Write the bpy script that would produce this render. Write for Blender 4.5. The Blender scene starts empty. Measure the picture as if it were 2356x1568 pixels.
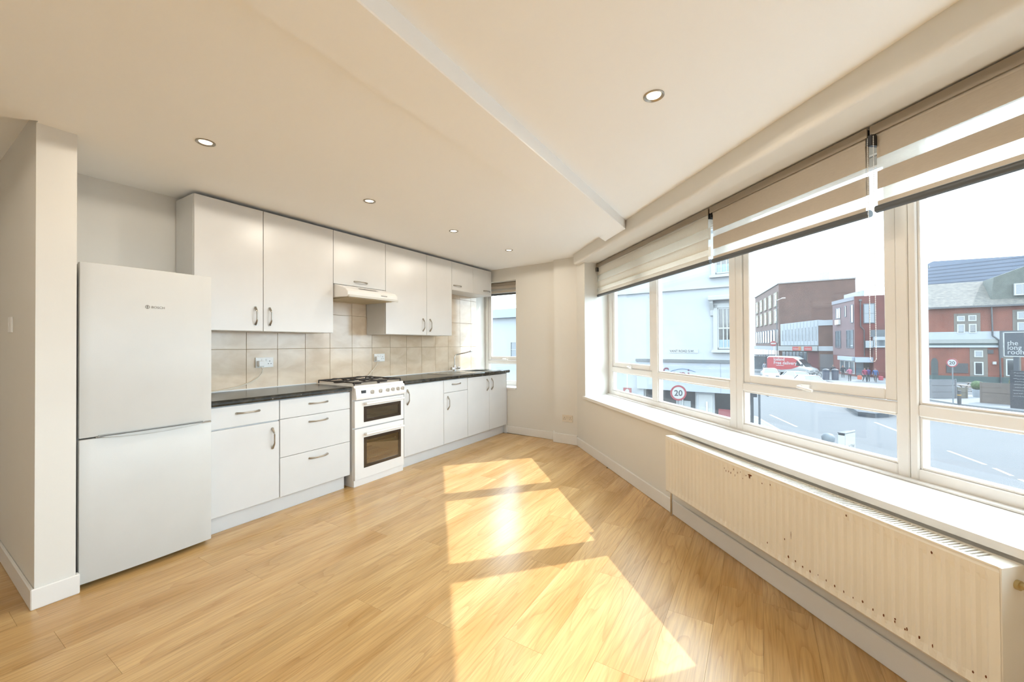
import bpy, bmesh, math, random
from mathutils import Matrix, Vector
random.seed(7)
SC = bpy.context.scene
COL = SC.collection

# ------------------------------------------------------------------ camera, world, sun, exposure
FPX, YAW, PITCH, ROLL, EYE = 926.034, 0.550351, 0.0084578, -0.0055253, 1.25
def camera():
    cf, sf, cp, sp = math.cos(YAW), math.sin(YAW), math.cos(PITCH), math.sin(PITCH)
    fwd = Vector((cf*cp, sf*cp, sp)); right = Vector((sf, -cf, 0)); up = right.cross(fwd)
    r = right*math.cos(ROLL) + up*math.sin(ROLL); u = up*math.cos(ROLL) - right*math.sin(ROLL)
    cd = bpy.data.cameras.new('camera'); cd.sensor_fit = 'HORIZONTAL'; cd.sensor_width = 36.0
    cd.lens = FPX*36.0/2356.0; cd.clip_start = 0.05; cd.clip_end = 600
    o = bpy.data.objects.new('camera', cd); COL.objects.link(o)
    m = Matrix(((r.x, u.x, -fwd.x, 0), (r.y, u.y, -fwd.y, 0), (r.z, u.z, -fwd.z, EYE), (0, 0, 0, 1)))
    o.matrix_world = m
    SC.camera = o
camera()

SKY, SUN, LAMP = 4.9, 3.2, 6.6
w = bpy.data.worlds.new('sky'); SC.world = w; w.use_nodes = True
nt = w.node_tree; nt.nodes.clear()
n_out = nt.nodes.new('ShaderNodeOutputWorld'); n_bg = nt.nodes.new('ShaderNodeBackground')
n_tc = nt.nodes.new('ShaderNodeTexCoord'); n_no = nt.nodes.new('ShaderNodeTexNoise')
n_no.inputs['Scale'].default_value = 2.2; n_no.inputs['Detail'].default_value = 5
n_cr = nt.nodes.new('ShaderNodeValToRGB')
n_cr.color_ramp.elements[0].position = 0.38; n_cr.color_ramp.elements[0].color = (0.62, 0.81, 1.0, 1)
n_cr.color_ramp.elements[1].position = 0.60; n_cr.color_ramp.elements[1].color = (0.78, 0.90, 1.0, 1)
n_bg.inputs['Strength'].default_value = SKY
nt.links.new(n_tc.outputs['Generated'], n_no.inputs['Vector']); nt.links.new(n_no.outputs['Fac'], n_cr.inputs['Fac'])
nt.links.new(n_cr.outputs['Color'], n_bg.inputs['Color']); nt.links.new(n_bg.outputs['Background'], n_out.inputs['Surface'])

sd = bpy.data.lights.new('sun', 'SUN'); sd.energy = SUN; sd.angle = 0.010; sd.color = (1.0, 0.95, 0.98)
so = bpy.data.objects.new('sun', sd); COL.objects.link(so)
so.rotation_euler = Vector((-0.772, 0.677, -1.0)).to_track_quat('-Z', 'Y').to_euler(); so.location = (12, -10, 14)

SC.view_settings.view_transform = 'Standard'; SC.view_settings.look = 'None'
SC.view_settings.exposure = 0.98; SC.view_settings.gamma = 1.0; SC.view_settings.use_curve_mapping = False

# ------------------------------------------------------------------ materials
OUTDOOR = False    # street colours darkened to stand in for a lower outdoor exposure
def lin(r, g, b):
    def f(v):
        v = (v/255/12.92) if v/255 <= 0.04045 else ((v/255+0.055)/1.055)**2.4
        return v*(0.095+0.155*v) if OUTDOOR else v
    return (f(r), f(g), f(b), 1.0)
MATS = {}
def mat(name, rgb, rough=0.5, metal=0.0, noise=None, bump=None, spec=None, coat=0.0):
    """rgb sRGB 0-255; noise=(scale, amount, detail) value variation; bump=(scale, strength)"""
    if name in MATS: return MATS[name]
    m = bpy.data.materials.new(name); m.use_nodes = True; nt = m.node_tree; b = nt.nodes['Principled BSDF']
    b.inputs['Base Color'].default_value = lin(*rgb); b.inputs['Roughness'].default_value = rough
    b.inputs['Metallic'].default_value = metal
    if spec is not None: b.inputs['Specular IOR Level'].default_value = spec
    if coat: b.inputs['Coat Weight'].default_value = coat; b.inputs['Coat Roughness'].default_value = 0.1
    tc = nt.nodes.new('ShaderNodeTexCoord')
    if noise is None: noise = (3.0, 0.03, 3)
    no = nt.nodes.new('ShaderNodeTexNoise'); no.inputs['Scale'].default_value = noise[0]; no.inputs['Detail'].default_value = noise[2]
    nt.links.new(tc.outputs['Object'], no.inputs['Vector'])
    mr = nt.nodes.new('ShaderNodeMapRange'); mr.inputs['From Min'].default_value = 0.3; mr.inputs['From Max'].default_value = 0.7
    mr.inputs['To Min'].default_value = 1-noise[1]; mr.inputs['To Max'].default_value = 1+noise[1]
    nt.links.new(no.outputs['Fac'], mr.inputs['Value'])
    vm = nt.nodes.new('ShaderNodeVectorMath'); vm.operation = 'SCALE'; vm.inputs[0].default_value = lin(*rgb)[:3]
    nt.links.new(mr.outputs['Result'], vm.inputs['Scale']); nt.links.new(vm.outputs['Vector'], b.inputs['Base Color'])
    if bump:
        n2 = nt.nodes.new('ShaderNodeTexNoise'); n2.inputs['Scale'].default_value = bump[0]; n2.inputs['Detail'].default_value = 4
        nt.links.new(tc.outputs['Object'], n2.inputs['Vector'])
        bp = nt.nodes.new('ShaderNodeBump'); bp.inputs['Strength'].default_value = bump[1]; bp.inputs['Distance'].default_value = 0.01
        nt.links.new(n2.outputs['Fac'], bp.inputs['Height']); nt.links.new(bp.outputs['Normal'], b.inputs['Normal'])
    MATS[name] = m
    return m
def glass(name, tint=(0.97, 0.99, 0.985), gloss=1.0, dust_haze=0.0):
    if name in MATS: return MATS[name]
    m = bpy.data.materials.new(name); m.use_nodes = True; nt = m.node_tree; nt.nodes.clear()
    out = nt.nodes.new('ShaderNodeOutputMaterial'); mx = nt.nodes.new('ShaderNodeMixShader')
    tr = nt.nodes.new('ShaderNodeBsdfTransparent'); tr.inputs['Color'].default_value = (*tint, 1)
    gl = nt.nodes.new('ShaderNodeBsdfGlossy'); gl.inputs['Roughness'].default_value = 0.02
    fr = nt.nodes.new('ShaderNodeLayerWeight'); fr.inputs['Blend'].default_value = 0.5      # same from either side of the pane
    pw = nt.nodes.new('ShaderNodeMath'); pw.operation = 'POWER'; pw.inputs[1].default_value = 5.0
    mu = nt.nodes.new('ShaderNodeMath'); mu.operation = 'MULTIPLY_ADD'; mu.inputs[1].default_value = 0.9*gloss; mu.inputs[2].default_value = 0.035*gloss
    mu.use_clamp = True
    nt.links.new(fr.outputs['Facing'], pw.inputs[0]); nt.links.new(pw.outputs[0], mu.inputs[0]); nt.links.new(mu.outputs[0], mx.inputs['Fac'])
    nt.links.new(tr.outputs[0], mx.inputs[1]); nt.links.new(gl.outputs[0], mx.inputs[2])
    if dust_haze:      # uneven street dirt film; its pale veil also paints in glare haze
        d = nt.nodes.new('ShaderNodeBsdfTranslucent'); d.inputs['Color'].default_value = (0.86, 0.88, 0.90, 1)
        tc = nt.nodes.new('ShaderNodeTexCoord'); no = nt.nodes.new('ShaderNodeTexNoise'); no.inputs['Scale'].default_value = 2.5; no.inputs['Detail'].default_value = 6
        nt.links.new(tc.outputs['Object'], no.inputs['Vector'])
        mr = nt.nodes.new('ShaderNodeMapRange'); mr.inputs['From Min'].default_value = 0.3; mr.inputs['From Max'].default_value = 0.7
        mr.inputs['To Min'].default_value = dust_haze*0.75; mr.inputs['To Max'].default_value = dust_haze*1.3; nt.links.new(no.outputs['Fac'], mr.inputs['Value'])
        m2 = nt.nodes.new('ShaderNodeMixShader'); nt.links.new(mr.outputs[0], m2.inputs['Fac']); nt.links.new(mx.outputs[0], m2.inputs[1]); nt.links.new(d.outputs[0], m2.inputs[2])
        nt.links.new(m2.outputs[0], out.inputs['Surface'])
    else: nt.links.new(mx.outputs[0], out.inputs['Surface'])
    MATS[name] = m
    return m
def fabric(name, rgb, translucent=0.4, transparent=0.0):
    if name in MATS: return MATS[name]
    m = bpy.data.materials.new(name); m.use_nodes = True; nt = m.node_tree; nt.nodes.clear()
    out = nt.nodes.new('ShaderNodeOutputMaterial'); mx = nt.nodes.new('ShaderNodeMixShader'); mx.inputs['Fac'].default_value = translucent
    d = nt.nodes.new('ShaderNodeBsdfDiffuse'); t = nt.nodes.new('ShaderNodeBsdfTranslucent')
    tc = nt.nodes.new('ShaderNodeTexCoord'); no = nt.nodes.new('ShaderNodeTexNoise'); no.inputs['Scale'].default_value = 40
    mp = nt.nodes.new('ShaderNodeMapping'); mp.inputs['Scale'].default_value = (1, 1, 6)
    nt.links.new(tc.outputs['Object'], mp.inputs['Vector']); nt.links.new(mp.outputs['Vector'], no.inputs['Vector'])
    mr = nt.nodes.new('ShaderNodeMapRange'); mr.inputs['To Min'].default_value = 0.93; mr.inputs['To Max'].default_value = 1.05
    nt.links.new(no.outputs['Fac'], mr.inputs['Value'])
    vm = nt.nodes.new('ShaderNodeVectorMath'); vm.operation = 'SCALE'; vm.inputs[0].default_value = lin(*rgb)[:3]
    nt.links.new(mr.outputs['Result'], vm.inputs['Scale'])
    for x in (d, t): nt.links.new(vm.outputs['Vector'], x.inputs['Color'])
    nt.links.new(d.outputs[0], mx.inputs[1]); nt.links.new(t.outputs[0], mx.inputs[2])
    if transparent:
        m2 = nt.nodes.new('ShaderNodeMixShader'); m2.inputs['Fac'].default_value = transparent
        tp = nt.nodes.new('ShaderNodeBsdfTransparent')
        nt.links.new(mx.outputs[0], m2.inputs[1]); nt.links.new(tp.outputs[0], m2.inputs[2]); nt.links.new(m2.outputs[0], out.inputs['Surface'])
    else: nt.links.new(mx.outputs[0], out.inputs['Surface'])
    MATS[name] = m
    return m
def emit(name, rgb, strength):
    if name in MATS: return MATS[name]
    m = bpy.data.materials.new(name); m.use_nodes = True; nt = m.node_tree; nt.nodes.clear()
    out = nt.nodes.new('ShaderNodeOutputMaterial'); e = nt.nodes.new('ShaderNodeEmission')
    e.inputs['Color'].default_value = lin(*rgb); e.inputs['Strength'].default_value = strength
    nt.links.new(e.outputs[0], out.inputs['Surface']); MATS[name] = m
    m.cycles.emission_sampling = 'NONE'     # the lamp's own light does the work
    return m
def wood_floor():
    m = bpy.data.materials.new('oak_laminate'); m.use_nodes = True; nt = m.node_tree; b = nt.nodes['Principled BSDF']; L = nt.links.new
    tc = nt.nodes.new('ShaderNodeTexCoord'); oi = nt.nodes.new('ShaderNodeObjectInfo')
    cm = nt.nodes.new('ShaderNodeCombineXYZ')
    for k, s in ((0, 31.0), (1, 17.0), (2, 5.0)):
        q = nt.nodes.new('ShaderNodeMath'); q.operation = 'MULTIPLY'; q.inputs[1].default_value = s
        L(oi.outputs['Random'], q.inputs[0]); L(q.outputs[0], cm.inputs[k])
    ad = nt.nodes.new('ShaderNodeVectorMath'); ad.operation = 'ADD'; L(tc.outputs['Object'], ad.inputs[0]); L(cm.outputs[0], ad.inputs[1])
    def noise(scale3, sc, det, rough=0.55, dist=0.0):
        mp = nt.nodes.new('ShaderNodeMapping'); mp.inputs['Scale'].default_value = scale3; L(ad.outputs[0], mp.inputs['Vector'])
        n = nt.nodes.new('ShaderNodeTexNoise'); n.inputs['Scale'].default_value = sc; n.inputs['Detail'].default_value = det
        n.inputs['Roughness'].default_value = rough; n.inputs['Distortion'].default_value = dist; L(mp.outputs[0], n.inputs['Vector']); return n
    big = noise((0.55, 3.2, 1), 1.6, 3, 0.5, 0.4)
    fine = noise((2.2, 60, 1), 2.0, 5)
    cath = noise((0.55, 4.2, 1), 1.5, 1.5, 0.4, 0.6)
    mu = nt.nodes.new('ShaderNodeMath'); mu.operation = 'MULTIPLY'; mu.inputs[1].default_value = 13.0; L(cath.outputs['Fac'], mu.inputs[0])
    fr = nt.nodes.new('ShaderNodeMath'); fr.operation = 'FRACT'; L(mu.outputs[0], fr.inputs[0])
    rl = nt.nodes.new('ShaderNodeValToRGB'); rl.color_ramp.elements[0].position = 0.0; rl.color_ramp.elements[0].color = (1, 1, 1, 1)
    rl.color_ramp.elements[1].position = 0.30; rl.color_ramp.elements[1].color = (0, 0, 0, 1)
    L(fr.outputs[0], rl.inputs['Fac'])
    r1 = nt.nodes.new('ShaderNodeValToRGB'); r1.color_ramp.elements[0].position = 0.30; r1.color_ramp.elements[0].color = lin(186, 143, 86)
    r1.color_ramp.elements[1].position = 0.70; r1.color_ramp.elements[1].color = lin(216, 178, 122); L(big.outputs['Fac'], r1.inputs['Fac'])
    r2 = nt.nodes.new('ShaderNodeMapRange'); r2.inputs['From Min'].default_value = 0.35; r2.inputs['From Max'].default_value = 0.6
    r2.inputs['To Min'].default_value = 0.84; r2.inputs['To Max'].default_value = 1.04; L(fine.outputs['Fac'], r2.inputs['Value'])
    rr = nt.nodes.new('ShaderNodeMapRange'); rr.inputs['To Min'].default_value = 0.93; rr.inputs['To Max'].default_value = 1.06; L(oi.outputs['Random'], rr.inputs['Value'])
    m1 = nt.nodes.new('ShaderNodeMath'); m1.operation = 'MULTIPLY'; L(r2.outputs[0], m1.inputs[0]); L(rr.outputs[0], m1.inputs[1])
    sc = nt.nodes.new('ShaderNodeVectorMath'); sc.operation = 'SCALE'; L(r1.outputs['Color'], sc.inputs[0]); L(m1.outputs[0], sc.inputs['Scale'])
    mx = nt.nodes.new('ShaderNodeMix'); mx.data_type = 'RGBA'; mx.blend_type = 'MULTIPLY'
    k = nt.nodes.new('ShaderNodeMath'); k.operation = 'MULTIPLY'; k.inputs[1].default_value = 0.22; L(rl.outputs['Color'], k.inputs[0])
    L(k.outputs[0], mx.inputs['Factor']); L(sc.outputs[0], mx.inputs['A']); mx.inputs['B'].default_value = lin(170, 128, 84)
    L(mx.outputs['Result'], b.inputs['Base Color'])
    b.inputs['Roughness'].default_value = 0.25
    b.inputs['Specular IOR Level'].default_value = 0.5
    MATS['oak'] = m
    return m
def tile_mat():
    m = bpy.data.materials.new('beige_tile'); m.use_nodes = True; nt = m.node_tree; b = nt.nodes['Principled BSDF']; L = nt.links.new
    tc = nt.nodes.new('ShaderNodeTexCoord'); oi = nt.nodes.new('ShaderNodeObjectInfo')
    q = nt.nodes.new('ShaderNodeVectorMath'); q.operation = 'SCALE'; q.inputs[0].default_value = (13, 7, 29); L(oi.outputs['Random'], q.inputs['Scale'])
    ad = nt.nodes.new('ShaderNodeVectorMath'); ad.operation = 'ADD'; L(tc.outputs['Object'], ad.inputs[0]); L(q.outputs[0], ad.inputs[1])
    mp = nt.nodes.new('ShaderNodeMapping'); mp.inputs['Scale'].default_value = (1, 1, 1.9); L(ad.outputs[0], mp.inputs['Vector'])
    n = nt.nodes.new('ShaderNodeTexNoise'); n.inputs['Scale'].default_value = 4.5; n.inputs['Detail'].default_value = 6; n.inputs['Distortion'].default_value = 0.6
    L(mp.outputs[0], n.inputs['Vector'])
    r = nt.nodes.new('ShaderNodeValToRGB'); r.color_ramp.elements[0].position = 0.36; r.color_ramp.elements[0].color = lin(206, 184, 157)
    r.color_ramp.elements[1].position = 0.66; r.color_ramp.elements[1].color = lin(220, 202, 178); L(n.outputs['Fac'], r.inputs['Fac'])
    L(r.outputs['Color'], b.inputs['Base Color']); b.inputs['Roughness'].default_value = 0.16
    bp = nt.nodes.new('ShaderNodeBump'); bp.inputs['Strength'].default_value = 0.12; bp.inputs['Distance'].default_value = 0.01
    L(n.outputs['Fac'], bp.inputs['Height']); L(bp.outputs['Normal'], b.inputs['Normal'])
    MATS['tile'] = m
    return m
def worktop_mat():
    m = bpy.data.materials.new('black_speckled_laminate'); m.use_nodes = True; nt = m.node_tree; b = nt.nodes['Principled BSDF']; L = nt.links.new
    tc = nt.nodes.new('ShaderNodeTexCoord')
    v = nt.nodes.new('ShaderNodeTexVoronoi'); v.inputs['Scale'].default_value = 42; L(tc.outputs['Object'], v.inputs['Vector'])
    n = nt.nodes.new('ShaderNodeTexNoise'); n.inputs['Scale'].default_value = 16; n.inputs['Detail'].default_value = 6; L(tc.outputs['Object'], n.inputs['Vector'])
    r = nt.nodes.new('ShaderNodeValToRGB'); r.color_ramp.elements[0].position = 0.42; r.color_ramp.elements[0].color = lin(34, 35, 32)
    r.color_ramp.elements[1].position = 0.66; r.color_ramp.elements[1].color = lin(66, 62, 52); L(n.outputs['Fac'], r.inputs['Fac'])
    r2 = nt.nodes.new('ShaderNodeValToRGB'); r2.color_ramp.elements[0].position = 0.10; r2.color_ramp.elements[0].color = (1, 1, 1, 1)
    r2.color_ramp.elements[1].position = 0.17; r2.color_ramp.elements[1].color = (0, 0, 0, 1); L(v.outputs['Distance'], r2.inputs['Fac'])
    th = nt.nodes.new('ShaderNodeMath'); th.operation = 'GREATER_THAN'; th.inputs[1].default_value = 0.82
    sp = nt.nodes.new('ShaderNodeSeparateColor'); L(v.outputs['Color'], sp.inputs[0]); L(sp.outputs[0], th.inputs[0])
    mu = nt.nodes.new('ShaderNodeMath'); mu.operation = 'MULTIPLY'; L(r2.outputs['Color'], mu.inputs[0]); L(th.outputs[0], mu.inputs[1])
    mx = nt.nodes.new('ShaderNodeMix'); mx.data_type = 'RGBA'; L(mu.outputs[0], mx.inputs['Factor']); L(r.outputs['Color'], mx.inputs['A'])
    mx.inputs['B'].default_value = lin(205, 200, 185); L(mx.outputs['Result'], b.inputs['Base Color'])
    b.inputs['Roughness'].default_value = 0.25
    MATS['worktop'] = m
    return m
def brick_mat(name, c1, c2, mortar, scale=4.0):
    if name in MATS: return MATS[name]
    m = bpy.data.materials.new(name); m.use_nodes = True; nt = m.node_tree; b = nt.nodes['Principled BSDF']; L = nt.links.new
    tc = nt.nodes.new('ShaderNodeTexCoord'); sx = nt.nodes.new('ShaderNodeSeparateXYZ'); L(tc.outputs['Object'], sx.inputs[0])
    a = nt.nodes.new('ShaderNodeMath'); a.operation = 'ADD'; L(sx.outputs[0], a.inputs[0]); L(sx.outputs[1], a.inputs[1])
    cb = nt.nodes.new('ShaderNodeCombineXYZ'); L(a.outputs[0], cb.inputs[0]); L(sx.outputs[2], cb.inputs[1])
    br = nt.nodes.new('ShaderNodeTexBrick'); L(cb.outputs[0], br.inputs['Vector']); br.inputs['Scale'].default_value = scale
    br.inputs['Color1'].default_value = lin(*c1); br.inputs['Color2'].default_value = lin(*c2); br.inputs['Mortar'].default_value = lin(*mortar)
    no = nt.nodes.new('ShaderNodeTexNoise'); no.inputs['Scale'].default_value = 0.9; no.inputs['Detail'].default_value = 5; L(tc.outputs['Object'], no.inputs['Vector'])
    mr = nt.nodes.new('ShaderNodeMapRange'); mr.inputs['From Min'].default_value = 0.3; mr.inputs['From Max'].default_value = 0.7
    mr.inputs['To Min'].default_value = 0.82; mr.inputs['To Max'].default_value = 1.15; L(no.outputs['Fac'], mr.inputs['Value'])
    s = nt.nodes.new('ShaderNodeVectorMath'); s.operation = 'SCALE'; L(br.outputs['Color'], s.inputs[0]); L(mr.outputs[0], s.inputs['Scale'])
    L(s.outputs[0], b.inputs['Base Color']); b.inputs['Roughness'].default_value = 0.9
    MATS[name] = m
    return m
def slate_mat():
    m = bpy.data.materials.new('mossy_slates'); m.use_nodes = True; nt = m.node_tree; b = nt.nodes['Principled BSDF']; L = nt.links.new
    tc = nt.nodes.new('ShaderNodeTexCoord'); mp = nt.nodes.new('ShaderNodeMapping'); mp.inputs['Scale'].default_value = (2.2, 2.2, 7); L(tc.outputs['Object'], mp.inputs['Vector'])
    n = nt.nodes.new('ShaderNodeTexNoise'); n.inputs['Scale'].default_value = 1.5; n.inputs['Detail'].default_value = 7; L(mp.outputs[0], n.inputs['Vector'])
    r = nt.nodes.new('ShaderNodeValToRGB'); r.color_ramp.elements[0].position = 0.35; r.color_ramp.elements[0].color = lin(50, 49, 47)
    r.color_ramp.elements[1].position = 0.68; r.color_ramp.elements[1].color = lin(82, 78, 71); L(n.outputs['Fac'], r.inputs['Fac'])
    L(r.outputs['Color'], b.inputs['Base Color']); b.inputs['Roughness'].default_value = 0.85
    MATS['slates'] = m
    return m
def pvc(): return mat('pvc', (232, 228, 222), 0.35)
wood_floor(); tile_mat(); worktop_mat(); slate_mat()
WALL = mat('wall_paint', (225, 221, 213), 0.7, noise=(1.2, 0.012, 2), bump=(90, 0.02))
CEIL = mat('ceiling_paint', (250, 250, 249), 0.8, noise=(1.0, 0.012, 2), bump=(70, 0.02))
GLOSSW = mat('gloss_white', (233, 230, 225), 0.35)
LAMI = mat('white_laminate', (217, 216, 214), 0.32)
FRIDGEW = mat('fridge_enamel', (208, 207, 203), 0.38, bump=(260, 0.03))
ENAM = mat('white_enamel', (235, 232, 228), 0.22)
CHROME = mat('chrome', (205, 203, 200), 0.18, 1.0)
NICKEL = mat('brushed_nickel', (168, 162, 152), 0.32, 1.0)
STEEL = mat('stainless', (205, 206, 204), 0.25, 1.0)
IRON = mat('cast_iron', (42, 36, 33), 0.5)
DARKGLASS = mat('oven_glass_border', (52, 43, 36), 0.06, spec=0.7)
BLACK = mat('black_plastic', (32, 33, 36), 0.4)
GREYP = mat('grey_plastic', (150, 148, 144), 0.4)
WHITEP = mat('white_plastic', (236, 234, 230), 0.35)
PVC = pvc()
GLASS = glass('window_glass', dust_haze=0.008)
GROUT = mat('grout', (168, 144, 116), 0.9)
SUB = mat('underlay', (120, 86, 52), 0.9)
WOODED = MATS['oak']

# ------------------------------------------------------------------ mesh helpers
class MB:
    """collects shapes and links them as one mesh object"""
    def __init__(s, M=None): s.bm = bmesh.new(); s.M = M
    def _v(s, p):
        p = Vector(p)
        if s.M is not None: p = s.M @ p
        return s.bm.verts.new(p)
    def box(s, x0, x1, y0, y1, z0, z1, mi=0):
        if x0 > x1: x0, x1 = x1, x0
        if y0 > y1: y0, y1 = y1, y0
        v = [s._v(p) for p in ((x0, y0, z0), (x1, y0, z0), (x1, y1, z0), (x0, y1, z0), (x0, y0, z1), (x1, y0, z1), (x1, y1, z1), (x0, y1, z1))]
        for f in ((0, 3, 2, 1), (4, 5, 6, 7), (0, 1, 5, 4), (1, 2, 6, 5), (2, 3, 7, 6), (3, 0, 4, 7)):
            s.bm.faces.new([v[i] for i in f]).material_index = mi
        return s
    def prism(s, poly, z0, z1, mi=0, axis='z'):
        def P(a, b, c):
            return {'z': (a, b, c), 'y': (a, c, b), 'x': (c, a, b)}[axis]
        lo = [s._v(P(a, b, z0)) for a, b in poly]; hi = [s._v(P(a, b, z1)) for a, b in poly]
        n = len(poly)
        s.bm.faces.new(lo[::-1]).material_index = mi; s.bm.faces.new(hi).material_index = mi
        for i in range(n): s.bm.faces.new((lo[i], lo[(i+1) % n], hi[(i+1) % n], hi[i])).material_index = mi
        return s
    def ring(s, c, ax, r, n, e1=None):
        ax = Vector(ax).normalized()
        if e1 is None: e1 = Vector((0, 0, 1)) if abs(ax.z) < 0.9 else Vector((1, 0, 0))
        e1 = (e1 - ax*e1.dot(ax)).normalized(); e2 = ax.cross(e1)
        return [s._v(Vector(c)+e1*(r*math.cos(2*math.pi*k/n))+e2*(r*math.sin(2*math.pi*k/n))) for k in range(n)]
    def cyl(s, p0, p1, r, n=14, r1=None, mi=0, cap=True):
        p0, p1 = Vector(p0), Vector(p1); ax = p1-p0
        a = s.ring(p0, ax, r, n); b = s.ring(p1, ax, r if r1 is None else r1, n)
        for i in range(n): s.bm.faces.new((a[i], a[(i+1) % n], b[(i+1) % n], b[i])).material_index = mi
        if cap: s.bm.faces.new(a[::-1]).material_index = mi; s.bm.faces.new(b).material_index = mi
        return s
    def tube(s, pts, r, n=8, mi=0):
        pts = [Vector(p) for p in pts]; rings = []
        for i, p in enumerate(pts):
            t = (pts[min(i+1, len(pts)-1)]-pts[max(i-1, 0)])
            rr = r[i] if isinstance(r, (list, tuple)) else r
            rings.append(s.ring(p, t, rr, n, Vector((0.13, 0.37, 0.92))))
        for a, b in zip(rings, rings[1:]):
            for i in range(n): s.bm.faces.new((a[i], a[(i+1) % n], b[(i+1) % n], b[i])).material_index = mi
        s.bm.faces.new(rings[0][::-1]).material_index = mi; s.bm.faces.new(rings[-1]).material_index = mi
        return s
    def lathe(s, c, prof, n=24, mi=0, close=True):
        c = Vector(c); rings = []
        for r, z in prof:
            rings.append([s._v(c+Vector((r*math.cos(2*math.pi*k/n), r*math.sin(2*math.pi*k/n), z))) for k in range(n)])
        for a, b in zip(rings, rings[1:]):
            for i in range(n): s.bm.faces.new((a[i], a[(i+1) % n], b[(i+1) % n], b[i])).material_index = mi
        if close:
            s.bm.faces.new(rings[0][::-1]).material_index = mi; s.bm.faces.new(rings[-1]).material_index = mi
        return s
    def ball(s, c, r, mi=0, sub=2, sq=(1, 1, 1)):
        g = bmesh.ops.create_icosphere(s.bm, subdivisions=sub, radius=r)
        for v in g['verts']:
            p = Vector((v.co.x*sq[0], v.co.y*sq[1], v.co.z*sq[2]))+Vector(c)
            v.co = s.M @ p if s.M is not None else p
        for f in {f for v in g['verts'] for f in v.link_faces}: f.material_index = mi
        return s
    def poly(s, pts, mi=0):
        s.bm.faces.new([s._v(p) for p in pts]).material_index = mi
        return s
    def build(s, name, mats, parent=None, bevel=0.0, seg=1, smooth=False):
        bm = s.bm
        bmesh.ops.recalc_face_normals(bm, faces=bm.faces[:])
        if bevel:
            ed = [e for e in bm.edges if len(e.link_faces) == 2 and e.calc_face_angle(0) > 0.6]
            bmesh.ops.bevel(bm, geom=ed, offset=bevel, segments=seg, affect='EDGES', profile=0.5)
        xs = [v.co.x for v in bm.verts]; ys = [v.co.y for v in bm.verts]; zs = [v.co.z for v in bm.verts]
        c = Vector(((min(xs)+max(xs))/2, (min(ys)+max(ys))/2, min(zs)))
        for v in bm.verts: v.co -= c
        me = bpy.data.meshes.new(name); bm.to_mesh(me); bm.free()
        if not isinstance(mats, (list, tuple)): mats = [mats]
        for m in mats: me.materials.append(m)
        if smooth:
            for p in me.polygons: p.use_smooth = True
            try: me.set_sharp_from_angle(angle=0.7)
            except Exception: pass
        o = bpy.data.objects.new(name, me); COL.objects.link(o); attach(o, c, parent)
        return o
WLOC = {}
def attach(o, loc, parent):
    o.location = loc; WLOC[o.name] = Vector(loc)
    if parent is not None:
        o.parent = parent; o.matrix_parent_inverse = Matrix.Translation(-WLOC[parent.name])
def tag(o, label=None, cat=None, group=None, kind=None):
    if label: o['label'] = label
    if cat: o['category'] = cat
    if group: o['group'] = group
    if kind: o['kind'] = kind
    return o
def thing(name, loc, label, cat, group=None, kind=None):
    o = bpy.data.objects.new(name, None); o.empty_display_size = 0.1; COL.objects.link(o); attach(o, Vector(loc), None)
    return tag(o, label, cat, group, kind)
def text(body, size, M, m, parent, name='lettering', extrude=0.0008, align='LEFT', sx=1.0, shear=0.0, spacing=1.0, bold=0.0):
    cu = bpy.data.curves.new('tmp', 'FONT'); cu.body = body; cu.size = size; cu.extrude = extrude; cu.align_x = align; cu.resolution_u = 3
    cu.shear = shear; cu.space_character = spacing; cu.offset = bold
    ob = bpy.data.objects.new('tmp', cu); COL.objects.link(ob)
    me = bpy.data.meshes.new_from_object(ob); bpy.data.objects.remove(ob); bpy.data.curves.remove(cu)
    for v in me.vertices: v.co = M @ Vector((v.co.x*sx, v.co.y, v.co.z))
    me.name = name; me.materials.clear(); me.materials.append(m)
    c = Vector((sum(v.co.x for v in me.vertices)/len(me.vertices), sum(v.co.y for v in me.vertices)/len(me.vertices), min(v.co.z for v in me.vertices)))
    for v in me.vertices: v.co -= c
    o = bpy.data.objects.new(name, me); COL.objects.link(o); attach(o, c, parent)
    return o
def frame_m(origin, xdir, up=(0, 0, 1)):
    """matrix for text: local x along xdir, y up, z towards the reader"""
    x = Vector(xdir).normalized(); y = Vector(up).normalized(); z = x.cross(y)
    return Matrix(((x.x, y.x, z.x, origin[0]), (x.y, y.y, z.y, origin[1]), (x.z, y.z, z.z, origin[2]), (0, 0, 0, 1)))
def clip(poly, n, c):
    """keep the side n.p <= c of a convex polygon"""
    out = []
    for i in range(len(poly)):
        a, b = poly[i], poly[(i+1) % len(poly)]
        da, db = n[0]*a[0]+n[1]*a[1]-c, n[0]*b[0]+n[1]*b[1]-c
        if da <= 0: out.append(a)
        if da*db < 0:
            t = da/(da-db); out.append((a[0]+t*(b[0]-a[0]), a[1]+t*(b[1]-a[1])))
    return out

# window frame of reference: t along the window wall (away), d into the room, z up
WA = 0.7362572
WD = Vector((math.cos(WA), math.sin(WA), 0)); ND = Vector((-math.sin(WA), math.cos(WA), 0))
WM = Matrix(((WD.x, ND.x, 0, 0), (WD.y, ND.y, 0, 0), (0, 0, 1, 0), (0, 0, 0, 1)))
def wt(t, d, z=None):
    p = WD*t+ND*d
    return (p.x, p.y) if z is None else Vector((p.x, p.y, z))
CH = 2.333        # ceiling height
KY = 3.62         # kitchen wall

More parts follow.
